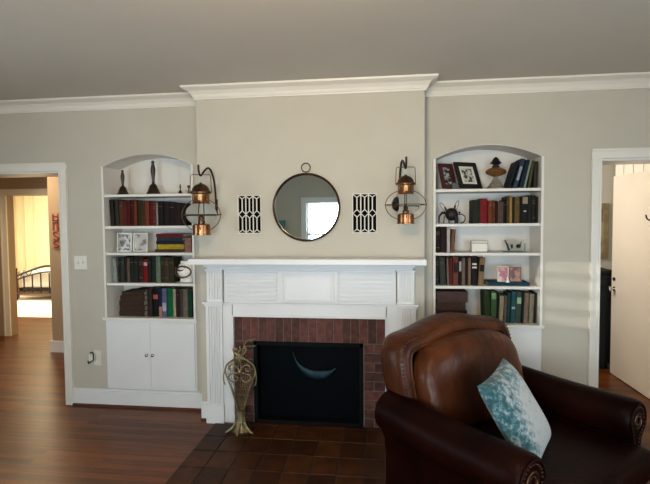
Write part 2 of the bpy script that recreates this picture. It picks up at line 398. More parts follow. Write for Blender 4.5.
# book rows: (x0, x1, height, colour, rgb, lean)
BOOKS = {
 'LB': (1.576, [
  (-1.784, -1.747, 0.230, 'olive black', (0.0212, 0.0176, 0.0091), -0.05),
  (-1.747, -1.707, 0.230, 'dark slate green', (0.0296, 0.0319, 0.0252), -0.03),
  (-1.707, -1.669, 0.220, 'rusty brown', (0.0931, 0.0252, 0.0116), 0),
  (-1.669, -1.635, 0.216, 'worn maroon', (0.0887, 0.0144, 0.0091), 0),
  (-1.635, -1.598, 0.224, 'deep red', (0.0612, 0.0052, 0.0037), 0),
  (-1.598, -1.564, 0.228, 'dark crimson', (0.0423, 0.0037, 0.0037), 0),
  (-1.564, -1.538, 0.219, 'copper orange', (0.162, 0.0343, 0.0116), 0),
  (-1.538, -1.501, 0.222, 'dark olive', (0.0273, 0.0176, 0.0044), 0),
  (-1.501, -1.465, 0.218, 'olive brown', (0.0452, 0.0273, 0.007), 0),
  (-1.465, -1.430, 0.217, 'faded brick red', (0.1878, 0.0343, 0.0176), 0),
  (-1.430, -1.396, 0.208, 'dark cherry red', (0.0887, 0.007, 0.0052), 0),
  (-1.396, -1.364, 0.203, 'reddish brown', (0.107, 0.0252, 0.016), 0),
  (-1.364, -1.346, 0.199, 'pale grey', (0.305, 0.2789, 0.2462), 0),
  (-1.346, -1.296, 0.211, 'black', (0.008, 0.006, 0.006), 0),
  (-1.296, -1.246, 0.208, 'charcoal brown', (0.016, 0.0091, 0.008), 0),
  (-1.246, -1.196, 0.201, 'black brown', (0.0116, 0.006, 0.0052), 0),
  (-1.196, -1.147, 0.196, 'dark umber', (0.0176, 0.0091, 0.007), 0),
  (-1.147, -1.089, 0.191, 'near black', (0.0091, 0.0052, 0.0052), 0),
 ]),
 'LD': (1.085, [
  (-1.778, -1.735, 0.210, 'pale sage grey', (0.2623, 0.2874, 0.2462), -0.07),
  (-1.728, -1.705, 0.219, 'black', (0.0091, 0.0091, 0.007), 0),
  (-1.705, -1.668, 0.221, 'dark slate green', (0.0296, 0.0369, 0.0273), 0),
  (-1.668, -1.644, 0.219, 'dark brown', (0.0194, 0.0116, 0.008), 0),
  (-1.644, -1.618, 0.214, 'taupe brown', (0.117, 0.0762, 0.0513), 0),
  (-1.618, -1.580, 0.221, 'black green', (0.0091, 0.013, 0.008), 0),
  (-1.580, -1.543, 0.220, 'bottle green', (0.0116, 0.0212, 0.0116), 0),
  (-1.543, -1.495, 0.219, 'dark maroon', (0.0395, 0.0103, 0.0103), 0),
  (-1.495, -1.455, 0.202, 'bright red', (0.1946, 0.0044, 0.006), 0),
  (-1.455, -1.423, 0.219, 'black olive', (0.0116, 0.013, 0.008), 0),
  (-1.423, -1.377, 0.220, 'dark forest green', (0.013, 0.0194, 0.0103), 0),
  (-1.377, -1.336, 0.227, 'light sage green', (0.1274, 0.1812, 0.117), 0),
  (-1.336, -1.304, 0.222, 'dark walnut brown', (0.0296, 0.0194, 0.0103), 0),
  (-1.304, -1.263, 0.219, 'coffee brown', (0.0482, 0.0319, 0.016), 0),
  (-1.263, -1.213, 0.219, 'dark olive', (0.0273, 0.0252, 0.0116), 0),
 ]),
 'LE': (0.787, [
  (-1.463, -1.417, 0.246, 'dark brown', (0.0252, 0.0176, 0.0116), 0),
  (-1.417, -1.363, 0.247, 'black', (0.0052, 0.0052, 0.0052), 0),
  (-1.363, -1.327, 0.245, 'navy and salmon', (0.013, 0.0144, 0.0423), 0),
  (-1.327, -1.286, 0.248, 'lilac blue', (0.107, 0.107, 0.2016), 0),
  (-1.286, -1.228, 0.250, 'bright green', (0.003, 0.107, 0.0395), 0),
  (-1.228, -1.203, 0.244, 'cream', (0.3916, 0.3325, 0.2159), 0),
  (-1.203, -1.173, 0.246, 'dark maroon', (0.0296, 0.0103, 0.0091), 0),
  (-1.173, -1.143, 0.243, 'charcoal grey', (0.0452, 0.0423, 0.0319), 0),
  (-1.143, -1.095, 0.245, 'dusty brown', (0.1559, 0.117, 0.0844), 0),
  (-1.095, -1.058, 0.237, 'dark green', (0.007, 0.0395, 0.0194), 0),
 ]),
 'RB': (1.576, [
  (1.281, 1.340, 0.187, 'green black', (0.016, 0.0194, 0.0103), 0),
  (1.340, 1.397, 0.197, 'red', (0.1946, 0.0103, 0.0103), 0),
  (1.401, 1.434, 0.181, 'orange brown', (0.1746, 0.0395, 0.0144), 0),
  (1.434, 1.457, 0.183, 'chestnut', (0.107, 0.0252, 0.0116), 0),
  (1.457, 1.477, 0.178, 'dark brown', (0.0252, 0.0103, 0.007), 0),
  (1.477, 1.519, 0.170, 'grey brown', (0.0931, 0.0545, 0.0395), 0),
  (1.519, 1.541, 0.185, 'black', (0.008, 0.006, 0.0044), 0),
  (1.541, 1.563, 0.209, 'olive', (0.0612, 0.0452, 0.016), 0),
  (1.563, 1.585, 0.216, 'yellow tan', (0.3712, 0.2086, 0.0612), 0),
  (1.585, 1.600, 0.196, 'dark umber', (0.0232, 0.0116, 0.0052), 0),
  (1.600, 1.639, 0.204, 'olive brown', (0.117, 0.0802, 0.0232), 0),
  (1.639, 1.655, 0.192, 'dark coffee', (0.016, 0.0091, 0.006), 0),
  (1.655, 1.703, 0.211, 'black and tan', (0.0103, 0.0103, 0.0103), 0),
  (1.703, 1.732, 0.218, 'black green', (0.013, 0.0144, 0.0103), 0),
  (1.732, 1.760, 0.214, 'charcoal', (0.016, 0.0144, 0.013), 0),
  (1.760, 1.785, 0.205, 'brown black', (0.016, 0.0103, 0.008), 0),
 ]),
 'RC': (1.348, [
  (0.996, 1.033, 0.201, 'black', (0.0103, 0.007, 0.006), 0),
  (1.035, 1.084, 0.203, 'dark maroon', (0.0212, 0.008, 0.0091), 0),
  (1.085, 1.111, 0.196, 'white', (0.552, 0.491, 0.4452), 0),
  (1.112, 1.142, 0.184, 'tan brown', (0.1812, 0.0844, 0.0452), 0.07),
 ]),
 'RD': (1.085, [
  (0.996, 1.022, 0.227, 'charcoal', (0.0212, 0.0212, 0.0194), 0),
  (1.023, 1.075, 0.227, 'dark grey green', (0.0395, 0.0452, 0.0369), -0.05),
  (1.078, 1.100, 0.219, 'grey pink', (0.2159, 0.1559, 0.1384), -0.03),
  (1.102, 1.130, 0.221, 'wine red', (0.1119, 0.0176, 0.0144), 0),
  (1.132, 1.175, 0.226, 'rust brown', (0.1559, 0.0482, 0.0319), 0),
  (1.177, 1.200, 0.224, 'black and white', (0.0103, 0.008, 0.008), 0),
  (1.202, 1.229, 0.219, 'warm grey', (0.1746, 0.1274, 0.0976), 0),
  (1.231, 1.247, 0.219, 'dark umber', (0.0273, 0.016, 0.0116), 0),
  (1.249, 1.273, 0.222, 'tan', (0.2232, 0.1384, 0.0844), 0),
  (1.275, 1.322, 0.227, 'black with two white bands', (0.013, 0.008, 0.0091), 0),
  (1.326, 1.368, 0.219, 'buff and black', (0.2462, 0.15, 0.0685), 0.07),
 ]),
 'RE': (0.787, [
  (1.380, 1.425, 0.258, 'dark green', (0.0212, 0.0423, 0.013), -0.03),
  (1.427, 1.471, 0.251, 'moss green', (0.0482, 0.0976, 0.0343), 0),
  (1.473, 1.487, 0.247, 'black', (0.008, 0.0103, 0.006), 0),
  (1.488, 1.523, 0.215, 'beige', (0.305, 0.2542, 0.162), 0.05),
  (1.525, 1.548, 0.216, 'taupe', (0.1221, 0.0887, 0.0612), 0.04),
  (1.549, 1.575, 0.236, 'dark teal', (0.0144, 0.0545, 0.0482), 0.04),
  (1.577, 1.612, 0.252, 'blue teal', (0.0212, 0.0762, 0.0931), 0.05),
  (1.615, 1.659, 0.249, 'slate with a pale green label', (0.0452, 0.0648, 0.0545), 0.03),
  (1.661, 1.676, 0.241, 'black green', (0.0103, 0.016, 0.0091), 0.03),
  (1.677, 1.713, 0.240, 'tan brown', (0.1946, 0.1329, 0.0931), 0.04),
  (1.717, 1.753, 0.234, 'stone grey', (0.2159, 0.1878, 0.1274), 0.05),
  (1.756, 1.780, 0.242, 'dark olive', (0.0252, 0.0273, 0.016), 0.04),
 ]),
}

# ---------------------------------------------------------------- fireplace
fb = MB()
fb.box(FX0, FX0+.012, CY, .22, 0, FZ); fb.box(FX1-.012, FX1, CY, .22, 0, FZ); fb.box(FX0, FX1, CY, .22, FZ-.012, FZ); fb.box(FX0, FX1, .20, .22, 0, FZ); fb.box(FX0, FX1, CY+.01, .22, 0, .012)
fbx = thing('firebox', 'black firebox set into the brick fireplace', 'firebox')
fb.build('lining', MSO, fbx)
f = MB(); f.box(FX0+.002, FX0+.03, CY-.022, CY+.008, .012, FZ-.002); f.box(FX1-.03, FX1-.002, CY-.022, CY+.008, .012, FZ-.002); f.box(FX0+.002, FX1-.002, CY-.022, CY+.008, FZ-.03, FZ-.002); f.box(FX0+.002, FX1-.002, CY-.022, CY+.008, .002, .03)
f.build('frame', MSO, fbx, bevel=.003)
MFG = M('smoked_glass', (.002, .003, .004), .4, noise=.1, nscale=3, spec=.04)
MFP = M('bluish_glow_metal', (.022, .040, .052), .55, metal=1, noise=.5, nscale=5)  # colour for the bluish glow imitated inside the firebox
g = MB()
nx, nz = 30, 24
g.box(FX0+.02, FX1-.02, CY+.09, CY+.098, .02, FZ-.02)
g.build('smoked_panel', MFG, fbx)
# invented curve imitating the bluish glow on the dark panel
sc = MB(); rings = []
for i in range(13):
    t = i/12; a = PI*(1.04+.72*t)
    cx, cz = .055+.20*math.cos(a), .585+.22*math.sin(a)
    r = .006+.036*math.sin(PI*t**1.5)**1.1
    rings.append([(cx+r*math.cos(q)*math.cos(a)*1.0, CY+.082-.012*math.sin(q)-.004, cz+r*math.cos(q)*math.sin(a)) for q in [2*PI*k/10 for k in range(10)]])
sc.loft(rings)
sc.build('glow_curve', MFP, fbx, smooth=True)

# brick surround
br = MB(); random.seed(3)
def bricks():
    n = 18; x0, x1 = -.599, .591; wd = (x1-x0)/n
    for i in range(n):
        br.box(x0+i*wd+.004, x0+(i+1)*wd-.004, CY-.024-random.random()*.002, CY-.002, FZ+.004, .855)
    rows = 9; h = FZ/rows
    for j in range(rows):
        z0, z1 = j*h+.004, (j+1)*h-.004
        for (a, b) in ((-.599, FX0-.004), (FX1+.004, .591)):
            if j % 2: br.box(a+.002, b-.003, CY-.024-random.random()*.002, CY-.002, z0, z1)
            else:
                m = a+(b-a)*.48
                br.box(a+.002, m-.004, CY-.024, CY-.002, z0, z1); br.box(m+.004, b-.003, CY-.024, CY-.002, z0, z1)
bricks()
bs = thing('brick_surround', 'dark red brick facing around the black firebox', 'fireplace')
br.build('bricks', MBR, bs, bevel=.003)
mo = MB(); mo.box(-.5995, FX0-.003, CY-.018, CY-.001, .002, FZ+.002); mo.box(FX1+.003, .5915, CY-.018, CY-.001, .002, FZ+.002); mo.box(-.5995, .5915, CY-.018, CY-.001, FZ+.002, .857)
mo.build('mortar', MMO, bs)
# hearth
hx0, hx1, hy0 = -.755, .80, -1.36
he = MB()
h = thing('tiled_hearth', 'brown terracotta tiled hearth set flush in the plank floor', 'hearth')
ny = 6; ty = (-CY-.025+0, )
tw, th = .1728, .223
y = -.262; j = 0
xx = -.58
while xx < .57:
    he.box(xx+.004, min(xx+tw, .585)-.004, y+.003, CY-.029, .001, .009); xx += tw
while y-.1 > hy0:
    x = hx0; 
    while x < hx1-.02:
        he.box(x+.005, min(x+tw, hx1)-.005, y-th+.005, y-.005, .001, .009+random.random()*.0015); x += tw
    y -= th; j += 1
he.build('tiles', MTI, h, bevel=.003)
MB().box(hx0, hx1, y, -.260, .0005, .005).box(-.585, .585, -.260, CY-.028, .0005, .005).build('grout', MGR, h)

# ---------------------------------------------------------------- mantel
mt = thing('fireplace_mantel', 'white painted mantel with fluted pilasters and reeded frieze', 'mantel')
PF = -.245
for sx, (a, b) in ((-1, (-.822, -.688)), (1, (.688, .822))):
    p = MB()
    p.box(a, b, PF, CY, .0, .962)
    n = 5; fw_ = (b-a-.03)/n
    for i in range(n): p.box(a+.015+i*fw_+.006, a+.015+(i+1)*fw_-.006, PF-.011, PF, .16, .94)
    p.box(a-.006, b+.006, PF-.012, CY, 0, .15)
    p.box(a-.018, b+.018, PF-.026, CY, .962, .978); p.box(a-.008, b+.008, PF-.014, CY, .945, .962)
    p.build('pilaster', MT, mt, bevel=.002)
    q = MB()
    s_ = .012
    c, d = (a+s_, b+s_*.4) if sx < 0 else (a-s_*.4, b-s_)
    q.box(c, d, PF, CY, .978, 1.232)
    fw_ = (d-c-.02)/5
    for i in range(5): q.box(c+.01+i*fw_+.005, c+.01+(i+1)*fw_-.005, PF-.012, PF, 1.0, 1.215)
    q.box(c-.006, d+.006, PF-.012, CY, 1.222, 1.236)
    q.build('capital_block', MT, mt, bevel=.002)
fr = MB()
fr.box(-.688, -.612, -.226, CY, 0, .955); fr.box(.604, .688, -.226, CY, 0, .955)
fr.box(-.612, -.600, -.236, CY, 0, .858); fr.box(.592, .604, -.236, CY, 0, .858)
fr.box(-.606, .598, -.2259, CY, .868, .955); fr.box(-.612, .604, -.236, CY, .858, .872)
fr.box(-.688, .688, -.234, CY, .955, .9675)
fr.build('inner_surround', MT, mt, bevel=.002)
fz = MB(); fz.box(-.675, .675, -.226, CY, .968, 1.235)
for a, b in ((-.645, -.245), (.245, .645)):
    for k in range(7):
        z = .992+k*.0335
        fz.box(a, b, -.243, -.226, z, z+.019)
fz.build('reeded_frieze', MT, mt, bevel=.005, bseg=3)
cp = MB(); cp.box(-.232, .232, -.236, CY, .970, 1.222)
cp.box(-.205, .205, -.254, -.236, .985, .998); cp.box(-.205, .205, -.254, -.236, 1.19, 1.203)
cp.box(-.205, -.192, -.254, -.236, .998, 1.19); cp.box(.192, .205, -.254, -.236, .998, 1.19)
cp.box(-.175, .175, -.240, -.236, 1.012, 1.176)
cp.build('centre_panel', MT, mt, bevel=.002)
co = MB()
for d, z0, z1 in ((.07, 1.232, 1.248), (.085, 1.248, 1.262), (.115, 1.262, 1.276), (.135, 1.276, 1.288)):
    co.box(-.775-d*.32, .775+d*.32, CY-d, CY, z0, z1)
co.build('cornice', MT, mt, bevel=.004)
MB().box(-.885, .885, -.425, CY, 1.287, 1.330).build('mantel_shelf', MT, mt, bevel=.005)

# ---------------------------------------------------------------- bookcases
def bookcase(side, a, b, label):
    root = thing('built_in_bookcase', label, 'bookcase', group=None)
    fy = .0
    bk = MB(); bk.box(a+.002, b-.002, ND, ND+.013, .02, 2.193); bk.build('back_panel', MTB, root)
    for x in (a+.001, b-.019):
        MB().box(x, x+.018, -.012, ND, .786, 2.088).build('side_panel', MTB, root)
    h_ = (b-a)/2; c_ = (a+b)/2
    A = [(c_+h_-2*h_*i/24, 2.0885+.105*(1-((12-i)/12)**2)) for i in range(25)]
    A = [(min(max(x, a+.003), b-.003), z) for x, z in A]
    MB().prism(A+[(x, z-.006) for x, z in reversed(A)], .001, ND).build('arch_soffit', MTB, root)
    for z in (1.850, 1.578, 1.349, 1.086):
        MB().box(a+.019, b-.019, .0, ND, z-.022, z).build('shelf', MTB, root, bevel=.0015)
    MB().box(a-.02, b+.012, -.022, ND, .762, .787).build('counter', MTB, root, bevel=.003)
    cb = MB(); cb.box(a+.002, b-.002, -.004, .015, .157, .762); cb.build('face_frame', MT, root)
    c = (a+b)/2; m = c-.0
    lo, hi = a+.016, b-.016
    for s, (x0, x1) in ((-1, (lo, m-.0012)), (1, (m+.0012, hi))):
        d = MB().box(x0, x1, -.016, -.005, .185, .745).build('cabinet_door', MT, root, bevel=.0015)
        k = MB()
        kx = m+s*.027
        rings = []
        for r, y in ((.006, -.016), (.006, -.028), (.013, -.034), (.015, -.040), (.012, -.046), (.004, -.049)):
            rings.append([(kx+r*math.cos(2*PI*i/14), y, .47+r*math.sin(2*PI*i/14)) for i in range(14)])
        k.loft(rings); k.build('knob', MCH, d, smooth=True)
    return root
bookcase('left', LN[0], LN[1], 'white arched built-in bookcase left of the fireplace, brass lantern before it')
bookcase('right', RN[0], RN[1], 'white arched built-in bookcase right of the fireplace, behind the armchair')

def book_mesh(w, h, d):
    t = min(.0028, w*.16)
    c = MB(); c.box(0, t, .003, d, 0, h); c.box(w-t, w, .003, d, 0, h)
    n = 6; pts = [(t*.2+ (w-t*.4)*i/n, -.004*math.sin(PI*i/n)) for i in range(n+1)]
    poly = pts+[(w, .004), (w, .006), (0, .006), (0, .004)]
    c.loft([[(x, y, z) for x, y in poly] for z in (0, h)])
    p = MB().box(t, w-t, .006, d-.005, .003, h-.004)
    return c, p
bookmats = {}
def bmat(rgb):
    if rgb not in bookmats: bookmats[rgb] = M('book_cloth', tuple(x*.75 for x in rgb), .65, spec=.15, noise=.18, nscale=35, bump=.1, bscale=200)
    return bookmats[rgb]
MGOLD = M('gilt_lettering', (.16, .11, .05), .4, metal=.4, noise=.2, nscale=30)
MLAB = M('pale_label', (.45, .42, .34), .7, noise=.1, nscale=30)
ORD = ['first', 'second', 'third', 'fourth', 'fifth', 'sixth', 'seventh', 'eighth', 'ninth', 'tenth', 'eleventh', 'twelfth', 'thirteenth', 'fourteenth', 'fifteenth', 'sixteenth', 'seventeenth', 'eighteenth']
ROWNAME = {'LB': ('upright books on the second shelf, left bookcase', 'second shelf of left bookcase'), 'LD': ('upright books on the fourth shelf, left bookcase', 'fourth shelf of left bookcase'),
           'LE': ('upright books on the left bookcase counter', 'bottom shelf of left bookcase'), 'RB': ('upright books on the second shelf, right bookcase', 'second shelf of right bookcase'),
           'RC': ('upright books on the third shelf, right bookcase', 'third shelf of right bookcase'), 'RD': ('upright books on the fourth shelf, right bookcase', 'fourth shelf of right bookcase'),
           'RE': ('upright books on the right bookcase counter', 'bottom shelf of right bookcase')}
SHZ = {1.576: 1.578, 1.348: 1.349, 1.085: 1.086, .787: .787}
LABELS = {('LD', 'bright red'): (.72, .87, (.45, .35, .33)), ('LE', 'navy and salmon'): (0, .36, (.42, .17, .14)), ('LE', 'lilac blue'): (.2, .5, (.42, .42, .5)),
          ('LE', 'black'): (.62, .78, (.42, .08, .08)), ('RB', 'black and tan'): (.72, .97, (.33, .25, .17)), ('RE', 'moss green'): (.76, .95, (.22, .34, .18)),
          ('RE', 'slate with a pale green label'): (.62, .82, (.30, .46, .26)), ('RD', 'black with two white bands'): (.60, .66, (.7, .66, .62)), ('RD', 'buff and black'): (.5, .75, (.02, .015, .012)),
          ('RD', 'rust brown'): (.45, .8, (.03, .012, .012)), ('RD', 'black and white'): (.5, .85, (.45, .42, .4)), ('RE', 'blue teal'): (.45, .52, (.4, .45, .45))}
def place_row(key):
    z, bs = BOOKS[key]; z = SHZ[z]
    for i, (x0, x1, h, nm, rgb, lean) in enumerate(bs):
        if key == 'RE' and i == 11: x0, x1, lean = 1.7590, 1.7705, .03
        elif key == 'RE' and lean > 0: lean = .04; x1 -= .001
        if key[0] == 'R': x1 = min(x1, 1.778); x0 = min(x0, x1-.012)
        w_ = x1-x0-.0012; h = min(h, .262 if z < .8 else .236); d = .15+.03*random.random()*(1 if h > .2 else 0)
        yf = .045+.012*random.random()
        nb = 'a' if nm[0] not in 'aeiou' else 'an'
        lab = '%s book, %s from the left, %s' % (nm, ORD[i], ROWNAME[key][1])
        if lean < 0 and i: x0 += .011; w_ -= .006
        root = thing('book', lab, 'book', (x0, yf, z+.0005), 0, ROWNAME[key][0])
        if lean:
            root.rotation_euler = (0, lean, 0)
            if lean > 0: root.location.z = z+abs(math.sin(lean))*w_+.0004
            else: root.location.z = z+.0004
        c, p = book_mesh(w_, h, d)
        c.build('cover', bmat(rgb), root); p.build('page_block', MPA, root)
        k = (key, nm)
        if k in LABELS:
            a, b, col = LABELS[k]
            MB().box(w_*.1, w_*.9, -.0055, -.002, h*a, h*b).build('spine_label', bmat(col), root)
            if k == ('RD', 'black with two white bands'):
                MB().box(w_*.1, w_*.9, -.0055, -.002, h*.72, h*.78).build('spine_label', bmat(col), root)
            if k == ('RB', 'black and tan'):
                MB().box(w_*.3, w_*.7, -.0055, -.002, h*.42, h*.47).build('spine_label', bmat((.5, .5, .5)), root)
        elif w_ > .02 and random.random() < .5:
            for q in (.72, .80, .18) if random.random() < .4 else (.78,):
                MB().box(w_*.16, w_*.84, -.005, -.002, h*q, h*q+.003).build('gilt_band', MGOLD, root)
for k in BOOKS: place_row(k)

# flat books
def flat_book(x, y, z, L, D, T, rgb, lab, rz=0, grp=None, spine='front'):
    root = thing('book', lab, 'book', (x, y, z+.0004), rz, grp)
    c = MB(); t = min(.003, T*.15)
    c.box(0, L, 0, D, 0, t); c.box(0, L, 0, D, T-t, T); c.box(0, L, -.003, .004, 0, T)
    c.build('cover', bmat(rgb), root, bevel=.001); MB().box(.004, L-.004, .004, D-.006, t, T-t).build('page_block', MPA, root)
    return root
g1 = 'books stacked flat on the third shelf, left bookcase'
stk = [(-1.385, .265, .026, (.055, .035, .022), 'dark brown flat book at the bottom of the third-shelf stack'),
       (-1.36, .235, .042, (.42, .27, .015), 'yellow-spined flat book in the third-shelf stack, above the dark brown one'),
       (-1.372, .25, .030, (.012, .013, .028), 'black and navy flat book resting on the yellow-spined one'),
       (-1.365, .235, .028, (.018, .035, .038), 'dark teal flat book just under the maroon top book of the stack'),
       (-1.372, .245, .030, (.14, .010, .016), 'maroon flat book topmost of the stack on the third shelf')]
z = 1.349
for x, L, T, rgb, lab in stk:
    flat_book(x, .05+random.random()*.01, z, L, .17, T, rgb, lab, 0, g1); z += T+.0008
b = thing('book', 'pinkish brown upright book right of the flat stack, third shelf of left bookcase', 'book', (-1.115, .06, 1.3496))
c, p = book_mesh(.055, .125, .14); c.build('cover', bmat((.25, .12, .09)), b); p.build('page_block', MPA, b)
b = thing('book', 'short olive-brown upright block book left of the third-shelf flat stack', 'book', (-1.412, .14, 1.3496))
c, p = book_mesh(.022, .075, .1); c.build('cover', bmat((.06, .05, .035)), b); p.build('page_block', MPA, b)
g2 = 'brown volumes lying flat at the left bookcase bottom'
z = .787
nm4 = ['lowest', 'second from the bottom', 'third from the bottom', 'topmost but one', 'topmost']
for i, (x, L, T) in enumerate(((-1.728, .235, .046), (-1.722, .232, .044), (-1.725, .228, .045), (-1.715, .225, .046), (-1.70, .205, .034))):
    flat_book(x, .05, z, L, .18, T, (.045+.008*(i % 2), .026, .016), 'dark brown flat volume, %s of the stack at the left bookcase bottom' % nm4[i], 0, g2); z += T+.0006
t_ = flat_book(-1.60, .06, z, .115, .15, .016, (.03, .02, .014), 'thin dark booklet on top of the brown stack, left bookcase bottom')
# books for the gap right of the stack
# right bookcase: brown album boxes and blue book
z = .787
for i, (x, L, T, lab) in enumerate(((1.010, .235, .095, 'brown album box at the bottom of the stack behind the chair back'), (1.008, .225, .062, 'brown album box in the middle of the stack behind the chair back'), (1.006, .243, .088, 'mauve-brown album box topmost of the stack behind the chair back'))):
    flat_book(x, .05, z, L, .19, T, ((.035, .012, .010), (.075, .04, .032), (.09, .05, .042))[i], lab, 0, 'album boxes at the right bookcase bottom'); z += T+.0008
flat_book(1.405, .045, 1.086, .315, .18, .026, (.010, .045, .075), 'dark teal-blue flat book carrying two small photo frames')
# leaning picture books, top shelf right
gl = 'tall books leaning on the right bookcase top shelf'
for i, (x, w_, h_, lean, rgb, nm) in enumerate(((1.545, .018, .235, .30, (.010, .016, .024), 'black-blue'), (1.585, .030, .232, .27, (.035, .05, .07), 'slate blue with silver lettering'), (1.628, .026, .222, .25, (.010, .02, .035), 'navy'), (1.662, .016, .225, .22, (.22, .27, .20), 'pale green'), (1.693, .020, .214, .155, (.07, .065, .03), 'olive'), (1.736, .024, .205, .04, (.035, .03, .02), 'dark olive brown'))):
    root = thing('book', '%s leaning book, %s from the left, top shelf of right bookcase' % (nm, ORD[i]), 'book', (x, .035, 1.8505+math.sin(lean)*w_), 0, gl)
    root.rotation_euler = (0, lean, 0)
    c, p = book_mesh(w_, h_*(1 if i else .92), .17); c.build('cover', bmat(rgb), root); p.build('page_block', MPA, root)
    if i == 1: MB().box(w_*.2, w_*.8, -.0055, -.002, .06, .17).build('spine_label', bmat((.30, .32, .34)), root)

# ---------------------------------------------------------------- shelf ornaments, left
def bell(x, y, z, k, lab, hk=1.0, grp=None):
    root = thing('hand_bell', lab, 'bell', (x, y, z), 0, grp)
    MB().lathe([(r*k, q*k) for r, q in ((.052, 0), (.054, .004), (.044, .020), (.034, .045), (.028, .066), (.016, .078), (.008, .082))], seg=28).build('bell_body', MBEL, root, smooth=True)
    MB().lathe([(r*k, (q*hk+.08)*k) for r, q in ((.010, 0), (.013, .006), (.009, .014), (.011, .04), (.017, .085), (.018, .11), (.012, .14), (.009, .152), (.013, .160), (.010, .170), (.003, .176))], seg=18).build('handle', MWD, root, smooth=True)
    return root
bell(-1.678, .075, 1.8505, .95, 'slimmer dark hand bell at the left end of the top shelf', .85)
bell(-1.396, .075, 1.8505, 1.14, 'larger dark hand bell in the middle of the left top shelf', 1.0)
bell(-1.155, .08, 1.8505, .40, 'tiny dark bell near the lantern on the left top shelf', .75)
o = thing('candlestick', 'tiny brass candlestick half hidden by the left lantern', 'candlestick', (-1.088, .10, 1.8505))
MB().lathe([(.022, 0), (.022, .004), (.006, .012), (.005, .05), (.012, .056), (.011, .075), (.006, .076)], seg=16).build('stem', MBEL, o, smooth=True)

def photo_mat(name, c1, c2, scale, seed):
    m = M(name, c1, .25, rgb2=c2, nscale=scale)
    n = [x for x in m.node_tree.nodes if x.type == 'TEX_NOISE'][0]
    mp = [x for x in m.node_tree.nodes if x.type == 'MAPPING'][0]; mp.inputs['Location'].default_value = (seed, seed*.7, seed*1.3)
    r = [x for x in m.node_tree.nodes if x.type == 'VALTORGB'][0]; r.color_ramp.elements[0].position = .46; r.color_ramp.elements[1].position = .56
    return m
def frame(x, y, z, w_, h_, brd, fm, pm, lab, tilt=.12, rz=0, mat_m=None, mb=0, cat='picture frame', depth=.014):
    root = thing('photo_frame', lab, cat, (x, y, z), rz)
    f = MB(); d = depth
    f.box(0, w_, 0, d, 0, brd); f.box(0, w_, 0, d, h_-brd, h_); f.box(0, brd, 0, d, brd, h_-brd); f.box(w_-brd, w_, 0, d, brd, h_-brd)
    a = f.build('frame', fm, root, bevel=.001)
    objs = [a]
    if mb:
        q = MB(); q.box(brd, w_-brd, d*.4, d*.8, brd, h_-brd); objs.append(q.build('mount', mat_m, root))
        objs.append(MB().box(brd+mb, w_-brd-mb, d*.3, d*.4, brd+mb, h_-brd-mb).build('picture', pm, root))
    else: objs.append(MB().box(brd, w_-brd, d*.4, d*.8, brd, h_-brd).build('picture', pm, root))
    yf_ = d+.05; zf = yf_*math.tan(tilt)+.004; st = MB(); st.prism([(d+.0005, h_*.62), (yf_, zf), (yf_+.004, zf+.002), (d+.0005, h_*.72)], w_*.45, w_*.55, 'x'); 
    if tilt: objs.append(st.build('easel_back', fm, root))
    root.rotation_euler = (-tilt, 0, rz)
    return root
MFC = M('clear_acrylic', (.62, .60, .54), .15, noise=.02, nscale=4, spec=.7)
frame(-1.768, .10, 1.351, .140, .168, .010, MFC, photo_mat('photo_bw', (.45, .43, .38), (.05, .045, .04), 28, 3), 'clear-edged black and white photo, left of the pair on the third shelf', .08)
frame(-1.614, .10, 1.351, .135, .166, .010, MFC, photo_mat('photo_grey', (.42, .39, .34), (.13, .11, .09), 18, 9), 'clear-edged grey photo, right of the pair on the third shelf', .08)
# round twisted ornament at the right end of fourth shelf
o = thing('ceramic_ornament', 'pale round ceramic ornament ringed by a dark band beside the mantel shelf', 'ornament', (-1.120, .10, 1.0865))
MB().lathe([(.050, 0), (.062, .006), (.058, .03), (.072, .055), (.085, .09), (.082, .125), (.064, .155), (.050, .165), (.056, .178), (.052, .186), (.040, .186)], seg=28, sy=.8).build('body', MCE, o, smooth=True)
rg = MB(); rg.tube([(-.012+.070*math.cos(t), -.070+.018*abs(math.cos(t)), .095+.048*math.sin(t)) for t in [2*PI*i/28 for i in range(28)]], .0075, 8, closed=True)
rg.tube([(-.035+.045*math.cos(t), -.068+.01*abs(math.cos(t)), .135+.03*math.sin(t)) for t in [PI*(1.0+1.0*i/14) for i in range(15)]], .006, 8)
rg.build('dark_band', MCD, o, smooth=True)

# ---------------------------------------------------------------- shelf ornaments, right
MFM = M('maroon_frame', (.05, .012, .012), .3, noise=.2, nscale=20)
MFB = M('black_frame', (.012, .010, .009), .3, noise=.2, nscale=20)
MMAT = M('ivory_mount', (.60, .57, .48), .8, noise=.02, nscale=20)
frame(1.048, .025, 1.862, .130, .215, .034, MFM, photo_mat('photo_figure', (.02, .016, .014), (.30, .30, .29), 26, 5), 'maroon photo frame at the left end of the right top shelf', .34, .42)
frame(1.186, .028, 1.862, .215, .232, .036, MFB, photo_mat('photo_boat', (.48, .46, .38), (.05, .05, .045), 30, 14), 'black photo frame with ivory mount beside the maroon frame', .40, .50, MMAT, .020)
MB_ = thing('black_box', 'low black box tucked between the two frames on the top shelf', 'box', (1.125, .030, 1.8505))
MB().box(0, .045, .02, .06, 0, .045).build('box_body', MFB, MB_)
MB().box(-.001, .046, .019, .061, .045, .052).build('lid', MFB, MB_)
ol = thing('oil_lamp', 'amber oil lamp with dark burner on the right top shelf', 'oil lamp', (1.470, .11, 1.8505))
MB().lathe([(.072, 0), (.074, .006), (.060, .022), (.040, .050), (.020, .085), (.014, .098)], seg=28).build('glass_foot', M('smoky_glass', (.62, .56, .50), .06, trans=.85, ior=1.2, noise=.2, nscale=12), ol, smooth=True)
